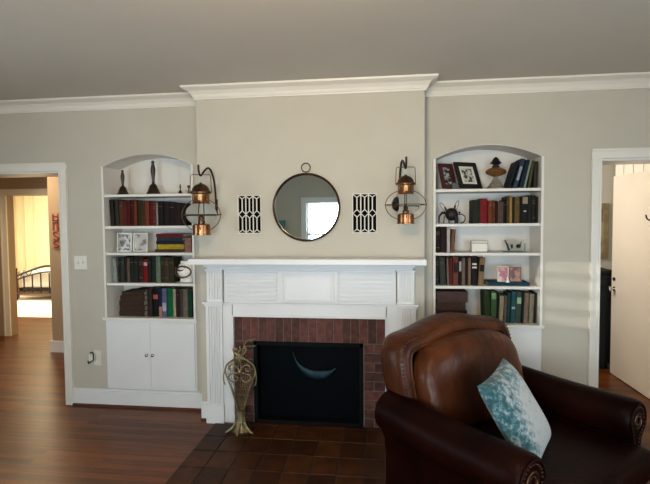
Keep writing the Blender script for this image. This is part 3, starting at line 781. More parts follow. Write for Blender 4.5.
MB().lathe([(.016, .098), (.040, .106), (.072, .122), (.080, .138), (.074, .152), (.048, .168), (.026, .174)], seg=28).build('font', MAM, ol, smooth=True)
MB().lathe([(.028, .174), (.030, .182), (.020, .188), (.022, .196), (.040, .203), (.044, .208), (.030, .222), (.022, .240), (.012, .250), (.004, .256)], seg=20).build('burner', MIR, ol, smooth=True)
# dark wrought ornament with wire loops
sn = thing('iron_ornament', 'dark iron pot-shaped ornament with two crossed wire loops on top', 'ornament', (1.125, .09, 1.5785))
MB().ball((0, 0, .075), .052, .04, .052).build('pot', MIR, sn, smooth=True)
lg = MB(); lg.tube([(.020, -.01, .07), (.035, -.012, .04), (.036, -.012, .002)], [.022, .018, .015], 10)
lg.tube([(-.030, 0, .085), (-.075, -.005, .088), (-.098, -.008, .06), (-.100, -.008, .002)], [.014, .011, .008, .005], 8); lg.build('leg', MIR, sn, smooth=True)
lg = MB(); lg.tube([(-.055, .01, .066), (-.06, .01, .002)], .004, 8); lg.tube([(-.02, .015, .03), (-.015, .015, .002)], .004, 8); lg.build('leg', MIR, sn, smooth=True)
for a, c in ((-1, (-.035, .112)), (1, (.022, .125))):
    lp = MB()
    d = Vector((-.055, 0, .075)).normalized() if a < 0 else Vector((.03, 0, .075)).normalized()
    n_ = Vector((d.z, 0, -d.x)); base_ = Vector((c[0], .0, c[1]-.02))
    L_ = .095 if a < 0 else .085
    lp.tube([base_+d*(L_*.5*(1-math.cos(t)))+n_*(.013*math.sin(t)) for t in [2*PI*i/24 for i in range(24)]], .0022, 6, closed=True)
    lo_ = lp.build('wire_loop', MIR, sn, smooth=True)
    g_ = MB().tube([base_+d*.0-n_*.013*a*0, base_+d*.045-n_*.010*a], .0065, 8); g_.build('grip', MIR, lo_, smooth=True)
hb = MB(); hb.tube([(.045+.0, 0, .075), (.085, 0, .073), (.104, 0, .06), (.108, 0, .035), (.095, 0, .01), (.07, 0, .004)], .0042, 8); hb.ball((.062, 0, .088), .009, .009, .009); hb.build('ring_handle', MIR, sn, smooth=True)
# white box & glass keepsake, third shelf
wb = thing('trinket_box', 'white square trinket box on the right third shelf', 'box', (1.285, .10, 1.3495))
MB().box(0, .125, 0, .08, 0, .07).build('box_body', MWH, wb, bevel=.006); MB().box(-.003, .128, -.003, .083, .071, .088).build('lid', MWH, wb, bevel=.006)
gk = thing('glass_keepsake', 'clear glass block with small dark figures on the right third shelf', 'ornament', (1.535, .09, 1.3495))
MB().box(0, .165, 0, .06, 0, .008).build('base', MFB, gk)
MB().box(.001, .164, .001, .059, .0085, .100).build('glass_block', MGL, gk, bevel=.002)
for q in (((.008, .095), (.055, .018), .009), ((.060, .070), (.062, .03), .008), ((.105, .06), (.125, .052), .014)):
    pass
fg = MB(); fg.tube([(.012, .03, .092), (.03, .03, .06), (.045, .03, .012)], [.004, .007, .009], 8); fg.build('dark_figure', MFB, gk, smooth=True)
fg = MB(); fg.ball((.066, .03, .042), .010, .008, .017); fg.build('dark_figure', MFB, gk, smooth=True)
fg = MB(); fg.ball((.118, .03, .045), .020, .010, .015); fg.tube([(.128, .03, .05), (.142, .03, .085)], [.005, .003], 8); fg.build('dark_figure', MFB, gk, smooth=True)
# two photo frames on the blue book
frame(1.478, .06, 1.1145, .088, .125, .008, M('cream_frame', (.55, .50, .38), .5, noise=.05, nscale=10), photo_mat('photo_pink', (.36, .06, .09), (.55, .40, .36), 22, 21), 'small cream frame with a pink photo standing on the blue book', .08)
frame(1.572, .065, 1.1145, .092, .118, .007, M('brown_frame', (.20, .10, .05), .5, noise=.1, nscale=10), photo_mat('photo_dark_red', (.12, .02, .02), (.35, .18, .12), 20, 31), 'small brown frame with a dark red photo standing on the blue book', .08)
o = MB().lathe([(.020, 0), (.021, .006), (.012, .02), (.008, .04), (.003, .048)], seg=14).build('glass_bird', MCE, loc=(1.543, .052-.02, 1.113), smooth=True)
o.location = (1.552, .055-.012, 1.1128)
tag(o, 'tiny white glass figurine in front of the two frames on the blue book', 'figurine')
o.scale = (.8, .55, 1)

# ---------------------------------------------------------------- wall: mirror, grilles, lanterns
mi = thing('round_mirror', 'round mirror in a thin dark metal rim hung above the mantel', 'mirror', (-.010, CY, 1.715))
def circ(r, n=64, y=0, cx=0, cz=0): return [(cx+r*math.cos(2*PI*i/n), y, cz+r*math.sin(2*PI*i/n)) for i in range(n)]
MB().tube(circ(.256, y=-.022), .009, 8, closed=True, rb=.014).build('rim', MCD, mi, smooth=True)
MB().loft([circ(.252, y=-.016), circ(.252, y=-.006)]).build('mirror_glass', MMI, mi)
MB().loft([circ(.262, y=-.0055), circ(.262, y=-.0005)]).build('backing', MCD, mi)
MB().tube(circ(.034, 28, -.022, 0, .305), .0042, 8, closed=True).build('hanging_ring', MCD, mi, smooth=True)

MTG = M('grille_paint', (.58, .545, .465), .5, noise=.02, nscale=5)
def grille(x0, lab):
    g = thing('wall_grille', lab, 'wall grille', (x0, CY, 1.512))
    w_, h_ = .192, .306
    MB().box(.002, w_-.002, -.004, -.0005, .002, h_-.002).build('dark_backing', MVO, g)
    f = MB(); b = .008
    f.box(0, w_, -.010, -.001, 0, b); f.box(0, w_, -.010, -.001, h_-b, h_); f.box(0, b, -.010, -.001, b, h_-b); f.box(w_-b, w_, -.010, -.001, b, h_-b)
    f.build('frame', MTG, g, bevel=.0015)
    l = MB(); p = (w_-2*b)/3; y = -.007; bw = .0042
    zm = h_/2; zt = h_-b; zb = b
    for k in range(3):
        c = b+p*(k+.5); d = .023; e = .022; vw = .0085
        for s, ze in ((1, zt), (-1, zb)):
            l.bar((c, y, ze-s*(e+.002)), (c, y, zm+s*(d+.006)), vw, .005)
            for q in (-1, 1):
                l.bar((c, y-.0003, ze-s*(e+.002)), (c+q*p/2, y-.0003, ze-s*.002), .0065, .005)
                l.bar((c, y-.0003, zm+s*(d+.006)), (c+q*p/2, y-.0003, zm+s*.001), .0065, .005)
    for k in (1, 2): l.bar((b+p*k, y+.0003, zb), (b+p*k, y+.0003, zt), .0085, .005)
    l.build('lattice', MTG, g)
grille(-.560, 'white lattice wall grille left of the round mirror')
grille(.343, 'white lattice wall grille right of the round mirror')

MPN = M('brass_pane', (.32, .20, .10), .45, metal=.9, noise=.3, nscale=30)
def lantern(hook, lab, k=1, gr=.142, rz=0):
    L = thing('ship_lantern', lab, 'lantern', (hook[0], hook[1], hook[2]-.472*k), rz)
    L.scale = (k, k, k)
    MB().lathe([(.066, .010), (.072, .012), (.072, .019), (.066, .022), (.066, .086), (.060, .090), (.050, .094), (.040, .098)], seg=28).build('oil_base', MCU, L, smooth=True)
    MB().lathe([(.012, .098), (.024, .102), (.026, .120), (.014, .128), (.020, .142), (.012, .158), (.004, .168)], seg=16).build('burner', MCD, L, smooth=True)
    MB().lathe([(.050, .093), (.078, .105), (.104, .130), (.115, .160), (.113, .185), (.098, .215), (.075, .238), (.055, .248)], seg=32).build('glass_globe', MGL, L, smooth=True)
    t = MB(); t.lathe([(.064, .244), (.068, .248), (.064, .254), (.062, .258), (.062, .316), (.072, .319), (.076, .324)], seg=28)
    t.build('top_vent', MCU, L, smooth=True)
    for k in range(6):
        a = -PI/2+k*PI/3
        cc, s = math.cos(a), math.sin(a)
        vs = [(.0635*cc-s*dx, .0635*s+cc*dx, z) for dx in (-.014, .014) for z in (.27, .312)]
        vs2 = [(.058*cc-s*dx, .058*s+cc*dx, z) for dx in (-.014, .014) for z in (.27, .312)]
        MB().add(vs+vs2, [(0,1,3,2),(4,6,7,5),(0,4,5,1),(1,5,7,3),(3,7,6,2),(2,6,4,0)]).build('vent_pane', MPN, L)
    MB().lathe([(.080, .322), (.080, .332), (.066, .343), (.061, .360), (.050, .376), (.034, .388), (.018, .393), (.012, .396), (.010, .402), (.002, .404)], seg=28).build('roof', MCD, L, smooth=True)
    ha = 0 if k > .95 else .85
    MB().tube([(x*math.cos(ha), x*math.sin(ha), z) for x, z in ((-.078, .332), (-.076, .40), (-.074, .452), (-.066, .462), (.066, .462), (.074, .452), (.076, .40), (.078, .332))], .0030, 8).build('bail_handle', MCD, L, smooth=True)
    g = MB(); g.tube([(gr*math.cos(a), 0, .160+.122*math.sin(a)) for a in [2*PI*i/48 for i in range(48)]], .0030, 8, closed=True)
    L2 = g.build('wire_guard', MCD, L, smooth=True)
    g = MB(); g.tube([(0, gr*math.cos(a), .160+.122*math.sin(a)) for a in [2*PI*i/48 for i in range(48)]], .0030, 8, closed=True); g.build('wire_guard', MCD, L, smooth=True)
    g = MB(); g.tube([(gr*math.cos(a), gr*math.sin(a), .163) for a in [2*PI*i/48 for i in range(48)]], .0030, 8, closed=True)
    for a in (0, PI): g.ball((gr*math.cos(a), 0, .163), .007, .007, .007, 10, 6)
    g.build('guard_band', MCD, L, smooth=True)
    return L
def bracket(m, hk, lab):
    # m mount on the wall, hk hook point
    B = thing('wall_bracket', lab, 'bracket', (m[0], CY, m[2]))
    d = Vector((hk[0]-m[0], hk[1]-CY, 0)); z1 = hk[2]-m[2]
    pts = [(0, 0, -.02, .014), (.0, 0, .03, .018)]
    P = []
    for t, z in ((.03, -.03), (.03, .06), (.06, .14), (.14, .22), (.30, .285), (.50, .305), (.70, .285), (.86, .255), (.96, .240), (1.04, .245), (1.09, .275), (1.10, .31)):
        P.append(Vector((d.x*t, d.y*t-.004, z+z1-.255+.0)))
    # smooth
    Q = []
    for i in range(len(P)-1):
        for k in range(4):
            t = k/4; p0, p1, p2, p3 = P[max(i-1, 0)], P[i], P[i+1], P[min(i+2, len(P)-1)]
            Q.append(.5*((2*p1)+(-p0+p2)*t+(2*p0-5*p1+4*p2-p3)*t*t+(-p0+3*p1-3*p2+p3)*t**3))
    Q.append(P[-1])
    MB().tube(Q, .0078, 10).build('curved_arm', MIR, B, smooth=True)
    zz = P[0].z
    pl = MB(); pl.box(-.011, .011, -.004, -.0005, zz-.03, zz+.10); pl.build('wall_plate', MIR, B, bevel=.001)
    MB().ball(tuple(Q[-1]), .008, .008, .008).build('tip', MIR, B, smooth=True)
    return B
hl = (-.777, -.405, 1.972); hr = (.738, -.405, 1.994)
lantern(hl, 'copper ship lantern left of the mirror, overlapping the left bookcase', 1.0, .142, .25)
lantern(hr, 'copper ship lantern right of the mirror, beside the right grille', .89, .160, 0)
bracket((-.735, CY, 1.74), (hl[0], hl[1], hl[2]), 'dark iron bracket carrying the lantern left of the mirror')
bracket((.700, CY, 1.80), (hr[0], hr[1], hr[2]), 'dark iron bracket carrying the lantern right of the mirror')

# ---------------------------------------------------------------- brass fireplace ornament
an = thing('fireplace_tool_stand', 'ornate antique brass stand by the left side of the hearth opening', 'fireplace tool stand', (-.502, -.385, .0105))
st = MB()
def hexring(r, z, ry=.8): return [(r*math.cos(PI/8+PI/4*k), r*ry*math.sin(PI/8+PI/4*k), z) for k in range(8)]
st.loft([hexring(.078, 0), hexring(.080, .014), hexring(.060, .035), hexring(.044, .085), hexring(.036, .13), hexring(.046, .136), hexring(.046, .158), hexring(.034, .163)])
st.build('base', MBRS, an)
for a in (-150, -30, -90, 60, 120):
    c, s = math.cos(math.radians(a)), math.sin(math.radians(a))
    MB().tube([(.04*c, .035*s, .075), (.066*c, .06*s, .04), (.100*c, .088*s, .016), (.122*c, .105*s, .0085)], [.010, .010, .012, .008], 8).build('foot', MBRS, an, smooth=True)
def P3(pts, n=6):
    P = [Vector(p) for p in pts]; Q = []
    for i in range(len(P)-1):
        for k in range(n):
            t = k/n; p0, p1, p2, p3 = P[max(i-1, 0)], P[i], P[i+1], P[min(i+2, len(P)-1)]
            Q.append(.5*((2*p1)+(-p0+p2)*t+(2*p0-5*p1+4*p2-p3)*t*t+(-p0+3*p1-3*p2+p3)*t**3))
    return Q+[P[-1]]
for s in (-1, 1):
    MB().tube(P3([(s*.024, 0, .165), (s*.045, 0, .24), (s*.075, 0, .34), (s*.110, 0, .43), (s*.118, 0, .47), (s*.100, 0, .515), (s*.060, 0, .545), (s*.030, 0, .565)]), .0068, 8).build('side_bar', MBRS, an, smooth=True)
    MB().tube(P3([(s*.118, 0, .465), (s*.128, -.01, .43), (s*.126, -.01, .385), (s*.118, -.01, .36)]), .0055, 8).build('side_scroll', MBRS, an, smooth=True)
sc_ = MB()
for s in (-1, 1):
    sc_.tube(P3([(0, -.008, .47), (s*.03, -.010, .505), (s*.065, -.012, .515), (s*.085, -.012, .49), (s*.068, -.012, .468), (s*.045, -.012, .478), (s*.052, -.012, .492)]), .0058, 8)
    sc_.tube(P3([(0, -.008, .46), (s*.035, -.010, .450), (s*.075, -.012, .440), (s*.088, -.012, .412), (s*.060, -.012, .385), (s*.028, -.012, .392), (s*.014, -.012, .415), (s*.03, -.012, .425)]), .0060, 8)
    sc_.tube(P3([(s*.006, -.01, .45), (s*.012, -.01, .485), (s*.006, -.01, .53), (0, -.01, .56)]), .005, 8)
sc_.ball((0, -.014, .462), .016, .012, .018)
sc_.build('scrollwork', MBRS, an, smooth=True)
ms = MB()
for k in range(-5, 6):
    x = k/5
    ms.tube([(x*.022, .006, .165), (x*.040, .008, .24), (x*.068, .010, .34), (x*.100, .010, .44), (x*.095, .010, .51), (x*.03, .010, .556)], .0022, 5)
for z, hw in ((.2, .03), (.24, .04), (.28, .052), (.32, .064), (.36, .076), (.40, .09), (.44, .1), (.48, .105), (.52, .085)): ms.tube([(-hw, .010, z), (hw, .010, z)], .0018, 5)
ms.build('fine_grille', MBRS, an, smooth=True)
cr = MB(); cr.box(-.046, .046, -.014, .014, .558, .570); cr.box(-.034, .034, -.012, .012, .570, .582)
for s in (-1, 1):
    cr.tube(P3([(s*.006, 0, .578), (s*.026, 0, .592), (s*.046, 0, .612), (s*.050, 0, .632), (s*.036, 0, .642), (s*.024, 0, .630), (s*.032, 0, .618)]), .0070, 8)
cr.tube(P3([(.0, 0, .58), (-.012, 0, .605), (.004, 0, .625), (.0, 0, .655)]), .006, 8)
cr.ball((.042, 0, .655), .010, .010, .010); cr.ball((-.046, 0, .628), .013, .012, .013)
cr.build('scrolled_crown', MBRS, an, smooth=True)
hk = MB(); hk.tube(P3([(.010, .02, .56), (.02, .03, .64), (.05, .03, .690), (.09, .03, .700), (.115, .03, .708)]), .0045, 8); hk.tube([(.05, .02, .652), (.115, .02, .655)], .0045, 8)
hk.build('hook_arm', MBRS, an, smooth=True)

# ---------------------------------------------------------------- switch and outlet
sw = thing('light_switch', 'cream two-gang switch plate by the left doorway', 'light switch', (-2.043, 0, 1.262))
MB().box(-.060, .060, -.007, -.0003, -.060, .060).build('plate', MWH, sw, bevel=.003)
for x in (-.023, .023): MB().box(x-.005, x+.005, -.017, -.0071, -.012, .014).build('toggle', MWH, sw, bevel=.002)
ou = thing('wall_outlet', 'white outlet plate with a plugged adapter, low beside the left bookcase', 'outlet', (-1.912, 0, .418))
MB().box(-.036, .036, -.007, -.0003, -.060, .075).build('plate', MWH, ou, bevel=.003)
for z in (-.03, .045): MB().box(-.016, .016, -.010, -.0071, z-.013, z+.013).build('socket', MCE, ou, bevel=.002)
ad = thing('plug_adapter', 'white plug adapter with dark hook-shaped cord in the low outlet', 'plug', (-1.935, -.0105, .405))
MB().box(-.040, .012, -.035, 0, -.010, .060).build('adapter_body', MWH, ad, bevel=.010, bseg=3)
MB().tube(P3([(-.018, -.038, .075), (.010, -.040, .078), (.014, -.040, .045), (.012, -.040, .012), (-.012, -.040, -.002), (-.030, -.040, -.018), (-.036, -.040, .006)]), .0055, 8).build('cord', MBK, ad, smooth=True)

# ---------------------------------------------------------------- hall and bedroom things
sg = thing('wall_plaque', 'narrow vertical red-lettered plaque on the tan hall wall', 'plaque', (-3.478, 1.55, 1.30))
MB().box(0, .10, -.010, -.0005, 0, .44).build('board', M('plaque_pink', (.40, .22, .14), .7, noise=.15, nscale=14), sg)
pr = MB(); y0, y1 = -.016, -.0101
for x, x2, z, z2 in ((.01, .09, .335, .35), (.01, .025, .335, .42), (.075, .09, .335, .42), (.03, .07, .385, .398), (.012, .030, .22, .32), (.065, .09, .21, .32), (.012, .09, .305, .32)): pr.box(x, x2, y0, y1, z, z2)
pr.tube(P3([(.080, -.014, .195), (.04, -.014, .200), (.018, -.014, .172), (.05, -.014, .150), (.085, -.014, .130), (.07, -.014, .105), (.02, -.014, .112)]), .008, 6)
pr.tube(P3([(.080, -.014, .085), (.04, -.014, .090), (.018, -.014, .065), (.05, -.014, .048), (.085, -.014, .03), (.06, -.014, .012), (.02, -.014, .02)]), .008, 6)
pr.build('red_lettering', M('dull_red', (.22, .05, .03), .6, noise=.1, nscale=20), sg)
tag(MB().box(-7.9, -4.3, 3.45, 5.6, .0005, .014).build('rug', MRUG), 'white rug on the bedroom floor before the iron bed', 'rug')
bd = thing('iron_bed', 'black iron bed end seen through the far bedroom doorway', 'bed', (-6.97, 5.0, .0145))
def post(x, y, h, r=.028, nm='leg'): MB().lathe([(r*.8, 0), (r, .02), (r, h-.06), (r*1.3, h-.05), (r*1.2, h-.02), (r*.6, h)], (x, y, 0), seg=12).build(nm, MBK, bd, smooth=True)
for x in (0, 1.5):
    post(x, 0, .68, .035, 'footboard_post')
rl = MB()
rl.tube(P3([(0, 0, .50), (.25, 0, .59), (.75, 0, .72), (1.25, 0, .59), (1.5, 0, .50)]), .022, 8)
rl.tube(P3([(0, 0, .42), (.35, 0, .53), (.75, 0, .60), (1.15, 0, .53), (1.5, 0, .42)]), .016, 8)
rl.tube([(0, 0, .16), (1.5, 0, .16)], .014, 8)
rl.tube(P3([(.1, 0, .44), (.2, 0, .62), (.3, 0, .52), (.42, 0, .66), (.55, 0, .56)]), .008, 6)
rl.build('footboard_rail', MBK, bd, smooth=True)
for i in range(7): MB().tube([(.19*(i+1), 0, .16), (.19*(i+1), 0, .49+.08*math.sin(PI*(i+1)/8))], .014, 8).build('spindle', MBK, bd, smooth=True)
MB().box(.03, 1.47, .06, 1.27, .20, .26).build('bed_frame', MBK, bd)
ma = tag(MB().box(.04, 1.46, .05, 1.27, 0, .34).build('mattress', MBD, bevel=.05, bseg=3, loc=(-6.97, 5.0, .2750)), 'white covered mattress on the iron bed', 'mattress')

pillow_b = MB().ball((0, 0, 0), .32, .18, .08, 18, 10); tag(pillow_b.build('bed_pillow', MBD, loc=(-6.2, 6.02, .70), smooth=True), 'white pillow on the bed behind the iron footboard', 'pillow')
nt_ = thing('nightstand', 'small pinkish wooden nightstand left of the iron bed', 'nightstand', (-7.43, 4.9, .0145))
MB().box(0, .36, 0, .36, .54, .58).build('top', MPK, nt_, bevel=.005); MB().box(.02, .34, .02, .34, .30, .54).build('drawer_box', MPK, nt_)
for x, y in ((.02, .02), (.30, .02), (.02, .30), (.30, .30)): MB().box(x, x+.04, y, y+.04, 0, .30).build('leg', MPK, nt_)
rb_ = thing('red_box', 'red box standing on the nightstand beside the iron bed', 'box', (-7.27, 5.0, .5955))
MB().box(0, .18, 0, .14, 0, .15).build('box_body', MRED, rb_); MB().box(-.004, .184, -.004, .144, .1505, .175).build('lid', MRED, rb_)
cu = MB()
def curtain(x0, x1, y, z0, z1, lab):
    n = 90; a, b = [], []
    for i in range(n+1):
        x = x0+(x1-x0)*i/n; yy = y+.035*math.sin(i*.9)+.012*math.sin(i*2.3)
        a.append((x, yy)); 
    m = MB()
    poly = a+[(x, yy+.006) for x, yy in reversed(a)]
    m.loft([[(x, yy, z0) for x, yy in poly], [(x, yy, z1) for x, yy in poly]])
    return tag(m.build('curtain', MCUR, smooth=True), lab, 'curtain')
curtain(-8.5, -5.2, 6.36, .05, 2.30, 'long cream curtain covering the far bedroom wall')
tag(MB().tube([(-8.55, 6.36, 2.33), (-5.1, 6.36, 2.33)], .014, 8).build('curtain_rod', MBRS, smooth=True), 'thin rod holding the cream bedroom curtain', 'curtain rod')

# ---------------------------------------------------------------- room behind the right doorway
dl = thing('door_2', 'open cream door with chrome knob', 'door', (2.956, .50, .008)); dl['kind'] = 'structure'
MB().box(-.040, 0, 0, .86, 0, 2.03).build('door_leaf', MDOOR, dl, bevel=.002)
kn = MB(); rings = []
for r, x in ((.026, -.041), (.026, -.046), (.010, -.048), (.010, -.070), (.024, -.078), (.029, -.090), (.024, -.102), (.006, -.106)):
    rings.append([(x, .795+r*math.cos(2*PI*i/16), .885+r*math.sin(2*PI*i/16)) for i in range(16)])
kn.loft(rings).build('door_knob', MCH, dl, smooth=True)
lk = MB(); rings = []
for r, x in ((.018, -.041), (.018, -.052), (.012, -.056)):
    rings.append([(x, .795+r*math.cos(2*PI*i/16), .985+r*math.sin(2*PI*i/16)) for i in range(16)])
lk.loft(rings).build('deadbolt', MIR, dl, smooth=True)
hk = MB(); hk.box(-.046, -.0405, .12, .15, 1.53, 1.63); hk.tube(P3([(-.045, .135, 1.60), (-.075, .15, 1.60), (-.095, .185, 1.615), (-.10, .20, 1.65)]), .007, 8); hk.tube(P3([(-.045, .135, 1.56), (-.07, .15, 1.54), (-.08, .165, 1.56)]), .006, 8)
hk.build('coat_hook', MIR, dl, smooth=True, loc=(0, -.07, -.02))
bc = thing('black_cabinet', 'tall black cabinet behind the right doorway, left of the open door', 'cabinet', (2.35, 1.50, 0.0005))
MB().box(0, .64, .02, .60, .05, 1.03).build('cabinet_body', MBK, bc); MB().box(-.015, .655, -.01, .61, 1.031, 1.06).build('top', MBK, bc, bevel=.003)
MB().box(.01, .315, 0, .019, .07, 1.01).build('cabinet_door', MBK, bc, bevel=.003); MB().box(.325, .63, 0, .019, .07, 1.01).build('cabinet_door', MBK, bc, bevel=.003)
MB().box(.03, .61, .03, .57, 0, .05).build('plinth', MBK, bc)
pf = thing('framed_picture', 'gold framed picture hanging above the black cabinet', 'picture', (2.84, 2.19, 1.13))
MGF = M('dull_gold_frame', (.38, .29, .16), .5, metal=.2, noise=.15, nscale=14)
f = MB(); W_, H_ = .40, .66; f.box(0, W_, -.03, -.001, 0, .07); f.box(0, W_, -.03, -.001, H_-.07, H_); f.box(0, .07, -.03, -.001, .07, H_-.07); f.box(W_-.07, W_, -.03, -.001, .07, H_-.07)
f.build('frame', MGF, pf, bevel=.006)
f = MB().box(.07, W_-.07, -.018, -.002, .07, H_-.07); f.build('canvas', photo_mat('canvas_print', (.50, .42, .28), (.20, .11, .05), 3, 2), pf)

# ---------------------------------------------------------------- armchair
TH = math.radians(-47.6)
AO = (1.214, -1.136)
ac = thing('armchair', 'large brown leather club armchair with rolled arms and nailhead trim', 'armchair', (AO[0], AO[1], .0105), TH)
def sgn(x, p): return math.copysign(abs(x)**p, x)
def sellip(c, a, b, h, e1=.5, e2=.5, nu=40, nv=20, f=None):
    # superellipsoid: e1 vertical profile, e2 plan
    m = MB(); rings = []
    for i in range(nv+1):
        ph = -PI/2*.985+PI*.985*i/nv
        r = []
        for k in range(nu):
            th = 2*PI*k/nu
            p = Vector((a*sgn(math.cos(ph), e1)*sgn(math.cos(th), e2), b*sgn(math.cos(ph), e1)*sgn(math.sin(th), e2), h*sgn(math.sin(ph), e1)))
            if f: p = f(p)
            r.append(Vector(c)+p)
        rings.append(r)
    return m.loft(rings)
# base
MB().box(-.36, .50, -.44, .44, .085, .33).build('base', MLE, ac, bevel=.03, bseg=3)
for x in (-.34, .44):
    for y in (-.38, .38):
        MB().lathe([(.022, 0), (.034, .02), (.040, .05), (.032, .07), (.036, .086)], (x, y, 0), seg=16).build('foot', MWD, ac, smooth=True)
# seat cushion (T shaped: wider in front of the arms)
def tee(p):
    q = p.copy()
    t = (p.x+.36)/.72
    if t > .72: q.y *= 1.0+.18*min(1, (t-.72)/.12)
    q.z *= 1.0+.12*(1-(p.x/.36)**2)*(1-(p.y/.42)**2)
    return q
sellip((.235, 0, .362), .385, .385, .085, .35, .16, 72, 18, tee).build('seat_cushion', MLE, ac, smooth=True)
sp = MB()
# arms
def arm(side):
    rings = []
    us = [-.345, -.335, -.31, -.23, -.1, .05, .2, .34, .44, .475, .49, .497]
    for u in us:
        k = 1.0
        if u > .44: k = 1-.10*((u-.44)/.057)**3
        top = .652-.012*math.sin(PI*(u+.345)/.845)-.030*(u-.08)
        R = .112*k; cz = top-.112
        vc = .498
        pts = []
        # profile from inner bottom up around the roll to outer bottom
        for a in range(-60, 235, 14):
            aa = math.radians(a)
            pts.append((vc-R*math.cos(aa)*1.0, cz+R*math.sin(aa)))
        # pts start on inner-lower, over top, to outer-lower
        prof = [(vc-.085*k, .11)]+[(vc-.080*k, .30)]+pts+[(vc+.038*k, .40), (vc+.030*k, .30), (vc+.030*k, .11)]
        rings.append([Vector((u, side*v, z)) for v, z in prof])
    m = MB().loft(rings)
    o = m.build('arm', MLE, ac, smooth=True)
    # scroll face piping and nails
    sc = MB(); cz = .528; vc = .498
    path = [(vc-.052, .12), (vc-.050, .30), (vc-.060, .44)]+[(vc-.088*math.cos(math.radians(a)), cz+.088*math.sin(math.radians(a))) for a in range(-30, 211, 15)]+[(vc+.026, .43), (vc+.014, .30), (vc+.014, .12)]
    pts = [Vector((.500, side*v, z)) for v, z in path]
    sc.tube(pts, .0065, 8); sc.build('arm_piping', MLE, o, smooth=True)
    nl = MB()
    P = []
    for i in range(len(pts)-1):
        n = max(1, int((pts[i+1]-pts[i]).length/.018))
        for k in range(n): P.append(pts[i].lerp(pts[i+1], k/n))
    c0 = Vector((.5, side*vc, .45))
    for p in P:
        q = p+(Vector((.5, side*vc, max(.2, min(p.z, .528))))-p).normalized()*.016
        nl.ball((.500, q.y, q.z), .004, .0055, .0055, 8, 5)
    nl.build('nailhead_trim', MNA, o, smooth=True)
    fc = MB(); fc.tube([Vector((.4985, side*(vc-.04*math.cos(a)), cz+.04*math.sin(a))) for a in [2*PI*i/20 for i in range(20)]], .006, 8, closed=True)
    for i in range(14): fc.ball((.4995, side*(vc-.024*math.cos(2*PI*i/14)), cz+.024*math.sin(2*PI*i/14)), .004, .0045, .0045, 8, 5)
    fc.build('scroll_rosette', MNA, o, smooth=True)
arm(-1); arm(1)
# back: camel-shaped rolled frame, inclined backwards
def rec(v, z, u): return Vector((u-(z-.4)*.20, v, z))
half = [(.445, .50), (.458, .60), (.470, .70), (.474, .80), (.462, .880), (.425, .918), (.35, .930), (.27, .942), (.18, .962), (.09, .978), (0, .982)]
full = [(-v, z) for v, z in half]+[(v, z) for v, z in reversed(half[:-1])]
def cr2(P, n=3):
    Q = []
    for i in range(len(P)-1):
        for k in range(n):
            t = k/n; p0, p1, p2, p3 = [Vector((*P[j], 0)) for j in (max(i-1, 0), i, i+1, min(i+2, len(P)-1))]
            q = .5*((2*p1)+(-p0+p2)*t+(2*p0-5*p1+4*p2-p3)*t*t+(-p0+3*p1-3*p2+p3)*t**3); Q.append((q.x, q.y))
    return Q+[P[-1]]
full = [(v*.975+.014, z) for v, z in full]; fl = cr2(full)
rings = []
for i, (v, z) in enumerate(fl):
    a, b = fl[max(i-1, 0)], fl[min(i+1, len(fl)-1)]
    t = Vector((b[0]-a[0], b[1]-a[1])).normalized(); n_ = Vector((-t.y, t.x))      # outward
    ring = []
    for k in range(16):
        q = 2*PI*k/16
        cu_, cn = sgn(math.cos(q), .8)*.100, sgn(math.sin(q), .8)*.056
        vv, zz = v+n_.x*cn, z+n_.y*cn-.02
        ring.append(rec(vv, zz, -.265+cu_))
    rings.append(ring)
bf = MB().loft(rings).build('back_frame', MLC, ac, smooth=True)
pn = MB(); inner = [(v*.93, z*.97) for v, z in fl]
pn.loft([[rec(v, z, -.36) for v, z in inner+[(.40, .12), (-.40, .12)]], [rec(v, z, -.27) for v, z in inner+[(.40, .12), (-.40, .12)]]])
pn.build('back_panel', MLE, bf)
nl = MB()
fine = cr2(full, 16); last = None
for i, (v, z) in enumerate(fine):
    a_, b_ = fine[max(i-1, 0)], fine[min(i+1, len(fine)-1)]
    t = Vector((b_[0]-a_[0], b_[1]-a_[1])).normalized(); n_ = Vector((-t.y, t.x))
    p = rec(v+n_.x*.034, z+n_.y*.034-.02, -.265+.0865)
    if last is None or (p-last).length > .018:
        nl.ball(tuple(p), .006, .0062, .0062, 8, 5); last = p
nl.build('nailhead_trim', MNA, bf, smooth=True)
pp = MB(); pp.tube([rec(v*.955, z*.972-.01, -.172) for v, z in fl], .007, 8); pp.build('back_piping', MLC, bf, smooth=True)
def wrap(p):
    q = p.copy()
    # p.x thickness, p.y width, p.z height
    return Vector((p.x-(p.z+.25)*.20+.05*0, p.y, p.z-.05*(abs(p.y)/.40)**2.5*(1 if p.z > 0 else 0)))
sellip((-.140, .01, .690), .110, .425, .245, .50, .55, 60, 28, wrap).build('back_cushion', MLC, ac, smooth=True)

